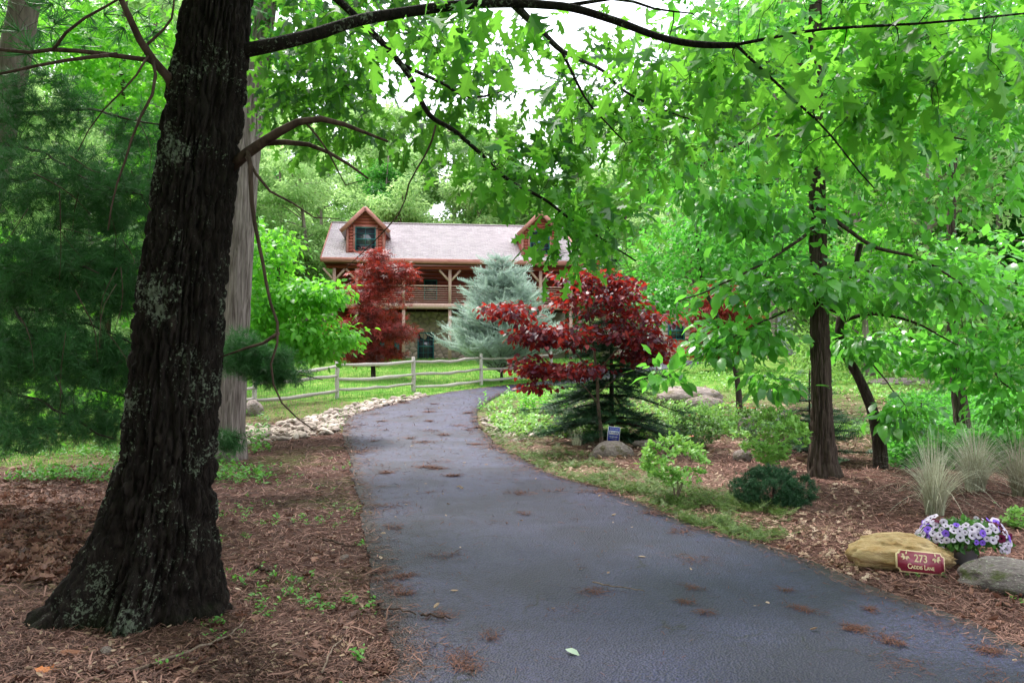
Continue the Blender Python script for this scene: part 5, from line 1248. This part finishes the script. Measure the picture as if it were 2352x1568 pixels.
# ------------------------------------------------------------------ litter, grass, small things
rg = np.random.default_rng(123)
def ground_pts(n_, u0=-260, u1=2620, v0=905, v1=1660):
    """points on the ground, denser towards the viewer"""
    u = rg.uniform(u0, u1, n_); v = rg.uniform(v0, v1, n_); lo = np.full(n_, 1.5); hi = np.full(n_, 48.)
    for _ in range(22):
        y_ = (lo + hi) / 2; ab = CAMZ - (v - 835) / FPX * y_ > H((u - CU) / FPX * y_, y_)
        lo = np.where(ab, y_, lo); hi = np.where(ab, hi, y_)
    return (u - CU) / FPX * y_, y_
def drive_z(x_, y_):
    a, b = edge_dist(x_, y_, dl[::2]), edge_dist(x_, y_, dr[::2]); s_ = a / (a + b); return H(x_, y_) + .016 + .03 * np.sin(s_ * math.pi) ** .6
def gz(x_, y_, sd_): 
    r_ = sstep(.02, .3, sd_) * sstep(60, 20, y_)
    return H(x_, y_) + r_ * ((n2(x_, y_, 1.1, 21) - .5) * .09 + (n2(x_, y_, 5, 22) - .5) * .045 + (n2(x_, y_, 14, 23, 2) - .5) * .018) - .045 * sstep(.12, -.1, sd_)
M_STRAW = leafmat('pine_straw', (.028, .011, .0095), (.38, .205, .165), (.2, .09, .07), .1, .7, .2)
M_DLEAF = leafmat('dead_oak_leaf', (.06, .02, .014), (.36, .18, .13), (.3, .14, .09), .15, .65, .3)
M_PLEAF = leafmat('bleached_leaf', (.26, .15, .09), (.66, .50, .38), (.4, .3, .2), .15, .65, .3)
STRAW = (np.array([(0, -.035, 0), (0, .035, 0), (.5, .035, .07), (.5, -.035, .07), (1, .02, 0), (1, -.02, 0)]), [(0, 3, 2, 1), (3, 5, 4, 2)])
CURL = (np.array([(0, 0, .05), (.3, .22, .14), (.3, 0, .0), (.3, -.22, .12), (.7, .24, .2), (.7, 0, .03), (.7, -.2, .16), (1, 0, .18)]), OVATE[1])
DRY = (LOBED[0] * [1, .9, 1] + np.stack([0 * LOBED[0][:, 0], 0 * LOBED[0][:, 0], .55 * np.abs(LOBED[0][:, 1]) + .3 * (LOBED[0][:, 0] - .5) ** 2], 1), LOBED[1])
def lay(x_, y_, z_, tmpl, size, mat, name, label, tint, tilt=.35, lift=.004, flip=True):
    n = len(x_); an = rg.random(n) * 6.283; d = np.stack([np.cos(an), np.sin(an), rg.normal(0, tilt * .5, n)], 1)
    N_ = np.stack([rg.normal(0, tilt, n), rg.normal(0, tilt, n), np.where(rg.random(n) < .35, -1., 1.) if flip else np.ones(n)], 1)
    k = MB(); scatter(k, tmpl, np.stack([x_, y_, z_ + lift], 1), d, N_, size * rg.uniform(.55, 1.35, n), tint); o = k.build(name, mat, kind='stuff'); o['label'] = label; return o
# straw and bark mulch on the beds
x_, y_ = ground_pts(190000); s_ = drive_sd(x_, y_); L_, g_, p_ = zones(x_, y_, s_)
keep = (s_ > -.3) & (rg.random(len(x_)) > L_ * 1.1) & (rg.random(len(x_)) > g_ * .35); keep &= ~((s_ < 0) & (rg.random(len(x_)) < .55 + 1.6 * np.abs(s_)))
x_, y_, s_, p_ = x_[keep], y_[keep], s_[keep], p_[keep]
zz = np.where(s_ < .03, drive_z(x_, y_), gz(x_, y_, s_)); n = len(x_)
tn = np.clip(.3 + rg.normal(0, .33, n) + p_ * .35 + .25 * (n2(x_, y_, 1.4, 61) - .5) + np.where(x_ > 1, .12, 0), 0, 1)
lay(x_, y_, zz, STRAW, np.clip(.0125 * y_, .065, .2), M_STRAW, 'pine_straw', 'reddish-brown pine straw and bark mulch covering the beds', tn, .3, .006)
# dead leaves
def leafbed(n_, box, thr, size, mat, label, t0, seed, tm=CURL):
    x_, y_ = ground_pts(n_, *box); s_ = drive_sd(x_, y_); L_, g_, p_ = zones(x_, y_, s_)
    k = (s_ > .03) & (n2(x_, y_, .9, seed) > thr) & (L_ < .6); x_, y_, s_ = x_[k], y_[k], s_[k]; z_ = gz(x_, y_, s_)
    lay(x_, y_, z_, tm, size, mat, 'leaf_litter', label, np.clip(t0 + rg.normal(0, .25, len(x_)), 0, 1), .45, .008)
leafbed(5200, (-200, 420, 1070, 1330), .3, .11, M_DLEAF, 'red-brown fallen oak leaves to the side of the big oak', .45, 71, DRY)
leafbed(2600, (-200, 900, 1000, 1660), .45, .07, M_DLEAF, 'scattered dead leaves around the oak roots', .4, 72, DRY)
leafbed(1500, (-200, 900, 1000, 1660), .3, .04, M_PLEAF, 'pale leaf flecks on the needle bed by the drive', .35, 76)
leafbed(1300, (-200, 2600, 1010, 1660), .3, .16, M_STRAW, 'short grey-brown twigs lying in the beds', .85, 77, STRAW)
leafbed(4200, (1180, 2000, 940, 1330), .44, .068, M_PLEAF, 'bleached fallen leaves along the garden edge', .5, 73, DRY)
leafbed(3200, (1250, 2500, 880, 1080), .42, .12, M_PLEAF, 'pale leaf litter on the garden slope', .45, 74)
leafbed(2200, (1600, 2600, 1080, 1560), .40, .055, M_DLEAF, 'brown leaf bits in the mulch around the address rock', .6, 75)
# green things low on the ground
G_WEED = leafmat('ground_weed_leaf', (.05, .17, .025), (.16, .42, .06), (.2, .55, .06), .35, .5)
def rosettes(n_, box, fn, size, mat, name, label, per=6, hgt=.05, tmpl=OVATE, el=(.1, .9), t0=.5):
    x_, y_ = ground_pts(n_, *box); s_ = drive_sd(x_, y_); k = fn(x_, y_, s_); x_, y_, s_ = x_[k], y_[k], s_[k]; z_ = gz(x_, y_, s_)
    i = np.repeat(np.arange(len(x_)), per); n = len(i); an = rg.random(n) * 6.283; e_ = rg.uniform(*el, n); sc_ = rg.uniform(.5, 1.3, len(x_))[i]
    p_ = np.stack([x_[i], y_[i], z_[i] + rg.random(n) * hgt * sc_], 1) + rg.normal(0, size * .3, (n, 3)) * [1, 1, .2]
    m_ = MB(); scatter(m_, tmpl, p_, np.stack([np.cos(an) * np.cos(e_), np.sin(an) * np.cos(e_), np.sin(e_)], 1), np.array([0, 0, 1.]) + rg.normal(0, .3, (n, 3)), size * sc_ * rg.uniform(.6, 1.2, n), np.clip(t0 + rg.normal(0, .22, n), 0, 1))
    o = m_.build(name, mat, kind='stuff'); o['label'] = label
leftb = lambda x_, y_, s_: (s_ > .03) & (x_ < 0)
rosettes(2400, (480, 960, 1040, 1640), lambda x_, y_, s_: leftb(x_, y_, s_) & (n2(x_, y_, 1.7, 81) > .55) & (rg.random(len(x_)) < .5), .034, G_WEED, 'weeds', 'small green weeds sprouting between oak and drive', 6, .05)
rosettes(1100, (-150, 520, 1080, 1640), lambda x_, y_, s_: leftb(x_, y_, s_) & (n2(x_, y_, 1.7, 82) > .62) & (rg.random(len(x_)) < .5), .03, G_WEED, 'weeds', 'sparse seedlings on the needle-covered ground by the oak', 5, .04)
rosettes(3500, (-250, 620, 955, 1110), lambda x_, y_, s_: (x_ < -2.2) & (s_ > .2) & (n2(x_, y_, .8, 83) > .48), .07, G_WEED, 'weeds', 'green ground plants below the pine', 5, .12)
G_CREEP = leafmat('creeping_cover', (.035, .085, .015), (.18, .27, .06), (.16, .28, .05), .25, .6)
rosettes(9000, (1080, 1800, 985, 1260), lambda x_, y_, s_: (s_ > .0) & (s_ < 1.25 + .6 * (n2(x_, y_, 1, 84) - .5)) & (y_ > 7.2) & (x_ > -2) & (n2(x_, y_, 2.0, 85) > .43), .1, G_CREEP, 'ground_cover', 'low creeping green cover along the drive', 5, .05, SPRAY, (-.05, .6), .5)
rosettes(7000, (1100, 2600, 860, 1010), lambda x_, y_, s_: (s_ > .3) & (x_ > -1) & (n2(x_, y_, .7, 86) > .5), .11, G_AZA, 'ground_cover', 'light green plants covering the garden slope', 5, .14, OVATE, (.1, 1.0), .65)
rosettes(9000, (2040, 2650, 930, 1075), lambda x_, y_, s_: (x_ > 5.6) & (y_ > 11.5), .11, G_MID, 'ground_cover', 'ferny green growth behind the ornamental grasses', 7, .35, OVATE, (.0, 1.1), .5)
rosettes(500, (1900, 2600, 1080, 1560), lambda x_, y_, s_: (s_ > .2) & (n2(x_, y_, 2, 87) > .66), .035, G_WEED, 'weeds', 'tiny seedlings in the mulch bed', 4, .03)
# lawn
G_GRASS = leafmat('lawn_blade', (.05, .20, .02), (.18, .45, .06), (.2, .55, .06), .35, .6)
BLADE = (np.array([(0, -.06, 0), (0, .06, 0), (.6, .04, .05), (.6, -.04, .05), (1, 0, .0)]), [(0, 3, 2, 1), (3, 4, 2)])
n = 120000; x_ = rg.uniform(-16, 10, n); y_ = 9 + 35 * rg.random(n) ** 1.15; s_ = drive_sd(x_, y_); L_, g_, p_ = zones(x_, y_, s_)
k = (s_ > .05) & (rg.random(n) < L_ * 1.2) & (np.abs(x_) / y_ < .72); x_, y_, s_ = x_[k], y_[k], s_[k]; n = len(x_); an = rg.random(n) * 6.283
mb = MB(); scatter(mb, BLADE, np.stack([x_, y_, gz(x_, y_, s_) - .005], 1), np.stack([np.cos(an) * .5, np.sin(an) * .5, 1 + 0 * an], 1), np.stack([rg.normal(0, 1, n), rg.normal(0, 1, n), 0 * an], 1), rg.uniform(.06, .14, n), np.clip(.5 + (n2(x_, y_, .5, 91) - .5) * 1.2 + rg.normal(0, .2, n), 0, 1))
o = mb.build('grass', G_GRASS, kind='stuff'); o['label'] = 'bright green lawn grass around the rail fence and house'
M_RUST = leafmat('rusty_needle', (.05, .018, .012), (.24, .105, .075), (.15, .06, .04), .1, .7, .2)
# needle drifts on the asphalt
cx = []; 
for k in range(110):
    a_ = int(60 + 210 * rg.random() ** 1.3); f_ = float(np.clip(rg.choice([rg.normal(.42, .13), rg.normal(.12, .1), rg.normal(.9, .08), rg.random()]), .01, .99)); cx.append((*(dl[a_] * (1 - f_) + dr[a_] * f_), rg.uniform(.03, .13), int(rg.uniform(15, 120))))
for k in range(75):                                             # denser mats close to the viewer, mostly in the wheel-free middle
    a_ = int(52 + 70 * rg.random() ** 1.2); f_ = float(np.clip(rg.choice([rg.normal(.4, .15), rg.normal(.08, .05), rg.normal(.8, .12)]), .01, .99)); cx.append((*(dl[a_] * (1 - f_) + dr[a_] * f_), rg.uniform(.025, .075), int(rg.uniform(40, 190))))
x_ = []; y_ = []
for a_, b_, r_, m_ in cx:
    el_ = rg.uniform(.4, 1.2); rot = rg.uniform(0, 3.1); e1, e2 = rg.normal(0, r_, m_), rg.normal(0, r_ * el_, m_)
    x_.append(a_ + e1 * math.cos(rot) - e2 * math.sin(rot)); y_.append(b_ + e1 * math.sin(rot) + e2 * math.cos(rot))
a_ = rg.integers(20, 380, 9000); f_ = np.where(rg.random(9000) < .55, np.abs(rg.normal(0, .09, 9000)), rg.random(9000)); f_ = np.where(rg.random(9000) < .4, 1 - f_, f_); f_ = np.clip(f_, 0.002, .998)
q_ = dl[a_] * (1 - f_)[:, None] + dr[a_] * f_[:, None]; x_ = np.r_[np.concatenate(x_), q_[:, 0]]; y_ = np.r_[np.concatenate(y_), q_[:, 1] + rg.normal(0, .04, 9000)]
k = drive_sd(x_, y_) < -.01; x_, y_ = x_[k], y_[k]
lay(x_, y_, drive_z(x_, y_), STRAW, np.clip(.01 * y_, .05, .13), M_RUST, 'needle_drifts', 'drifts of rust-coloured pine needles on the asphalt', np.clip(rg.normal(.5, .25, len(x_)), 0, 1), .2, .006)
a_ = rg.integers(20, 330, 170); f_ = rg.random(170); q_ = dl[a_] * (1 - f_)[:, None] + dr[a_] * f_[:, None]
lay(q_[:, 0], q_[:, 1], drive_z(q_[:, 0], q_[:, 1]), CURL, .05, M_PLEAF, 'leaf_litter', 'pale leaf scraps on the asphalt', np.clip(rg.normal(.5, .3, 170), 0, 1), .3, .006)
# fallen sticks one can pick out
M_STICK = barkmat('fallen_stick_bark', (.1, .065, .05), (.32, .24, .19), None, (30, 30, 8))
def stick(label, pts, r_, dark=False):
    p_ = GG(pts); s_ = drive_sd(p_[:, 0], p_[:, 1]); p_[:, 2] = np.where(s_ < 0, drive_z(p_[:, 0], p_[:, 1]), gz(p_[:, 0], p_[:, 1], s_)) + r_ + .012
    q_ = spline(p_, 14) + rg.normal(0, r_ * .5, (14, 3)); k = MB(); k.tube(q_, np.linspace(r_, r_ * .45, 14), 6); o = k.build('fallen_stick', M_DEADB if dark else M_STICK, smooth=True); tag(o, label, 'stick')
stick('long pale forked stick lying in front of the oak roots', [(300, 1560), (400, 1530), (510, 1480), (560, 1440)], .009)
stick('thin pale stick crossing the needles at the picture bottom', [(215, 1568), (290, 1530), (350, 1500)], .006)
stick('curved dead stick beside the drive edge near the weeds', [(740, 1560), (760, 1510), (790, 1480)], .007)
stick('dark stick running from the bed onto the asphalt', [(860, 1405), (910, 1418), (955, 1430)], .008, True)
stick('short dark stick lying flat on the asphalt', [(968, 1430), (1000, 1436), (1035, 1442)], .008, True)
stick('pale stick with needles caught on it on the asphalt', [(1362, 1362), (1410, 1368), (1480, 1378)], .006)
stick('dark curved stick on the leaf-strewn bed', [(740, 1245), (780, 1258), (820, 1262)], .012, True)
stick('blackened stick beside the oak', [(585, 1312), (605, 1322), (625, 1328)], .016, True)
stick('grey stick near the address plaque', [(2130, 1350), (2160, 1362), (2185, 1372)], .006)
stick('dark wood chip at the edge of the mulch', [(2285, 1390), (2310, 1396), (2330, 1402)], .012, True)
def chip(label, uv, sz, mat, seed): 
    p_ = G(*uv); o = link('flat_stone', rock_mesh('flat_stone', mat, seed, 2, .3)); o.location = (p_[0], p_[1], p_[2] + .015); o.scale = (sz, sz * .6, sz * .25); o.rotation_euler = (.1, .2, seed); tag(o, label, 'stone')
chip('flat mauve-grey stone among weeds near the drive', (788, 1288), .07, M_GREYR, 61)
chip('grey bark-like stone below the oak roots', (245, 1500), .05, M_GREYR, 62)
chip('brown clay-coloured stone near the picture corner', (170, 1512), .07, plain('clay_stone', (.22, .09, .045), (.14, .05, .03), 5, .8), 63)
mb = MB(); mb.add(LOBED[0] * .16, LOBED[1], .9); p_ = G(78, 1553); o = mb.build('fallen_leaf', leafmat('orange_leaf', (.5, .16, .05), (.62, .2, .06), None, .2)); o.location = (p_[0], p_[1], p_[2] + .03); o.rotation_euler = (.2, .1, .3); tag(o, 'single orange leaf on the ground at the corner', 'leaf')
mb = MB(); mb.add(OVATE[0] * .09, OVATE[1], .9); p_ = G(1298, 1516); o = mb.build('fallen_leaf', leafmat('pale_green_leaf', (.3, .4, .3), (.4, .5, .38), None, .2)); o.location = (p_[0], p_[1], p_[2] + .06); o.rotation_euler = (.1, .1, -.5); tag(o, 'single pale green leaf lying on the asphalt', 'leaf')
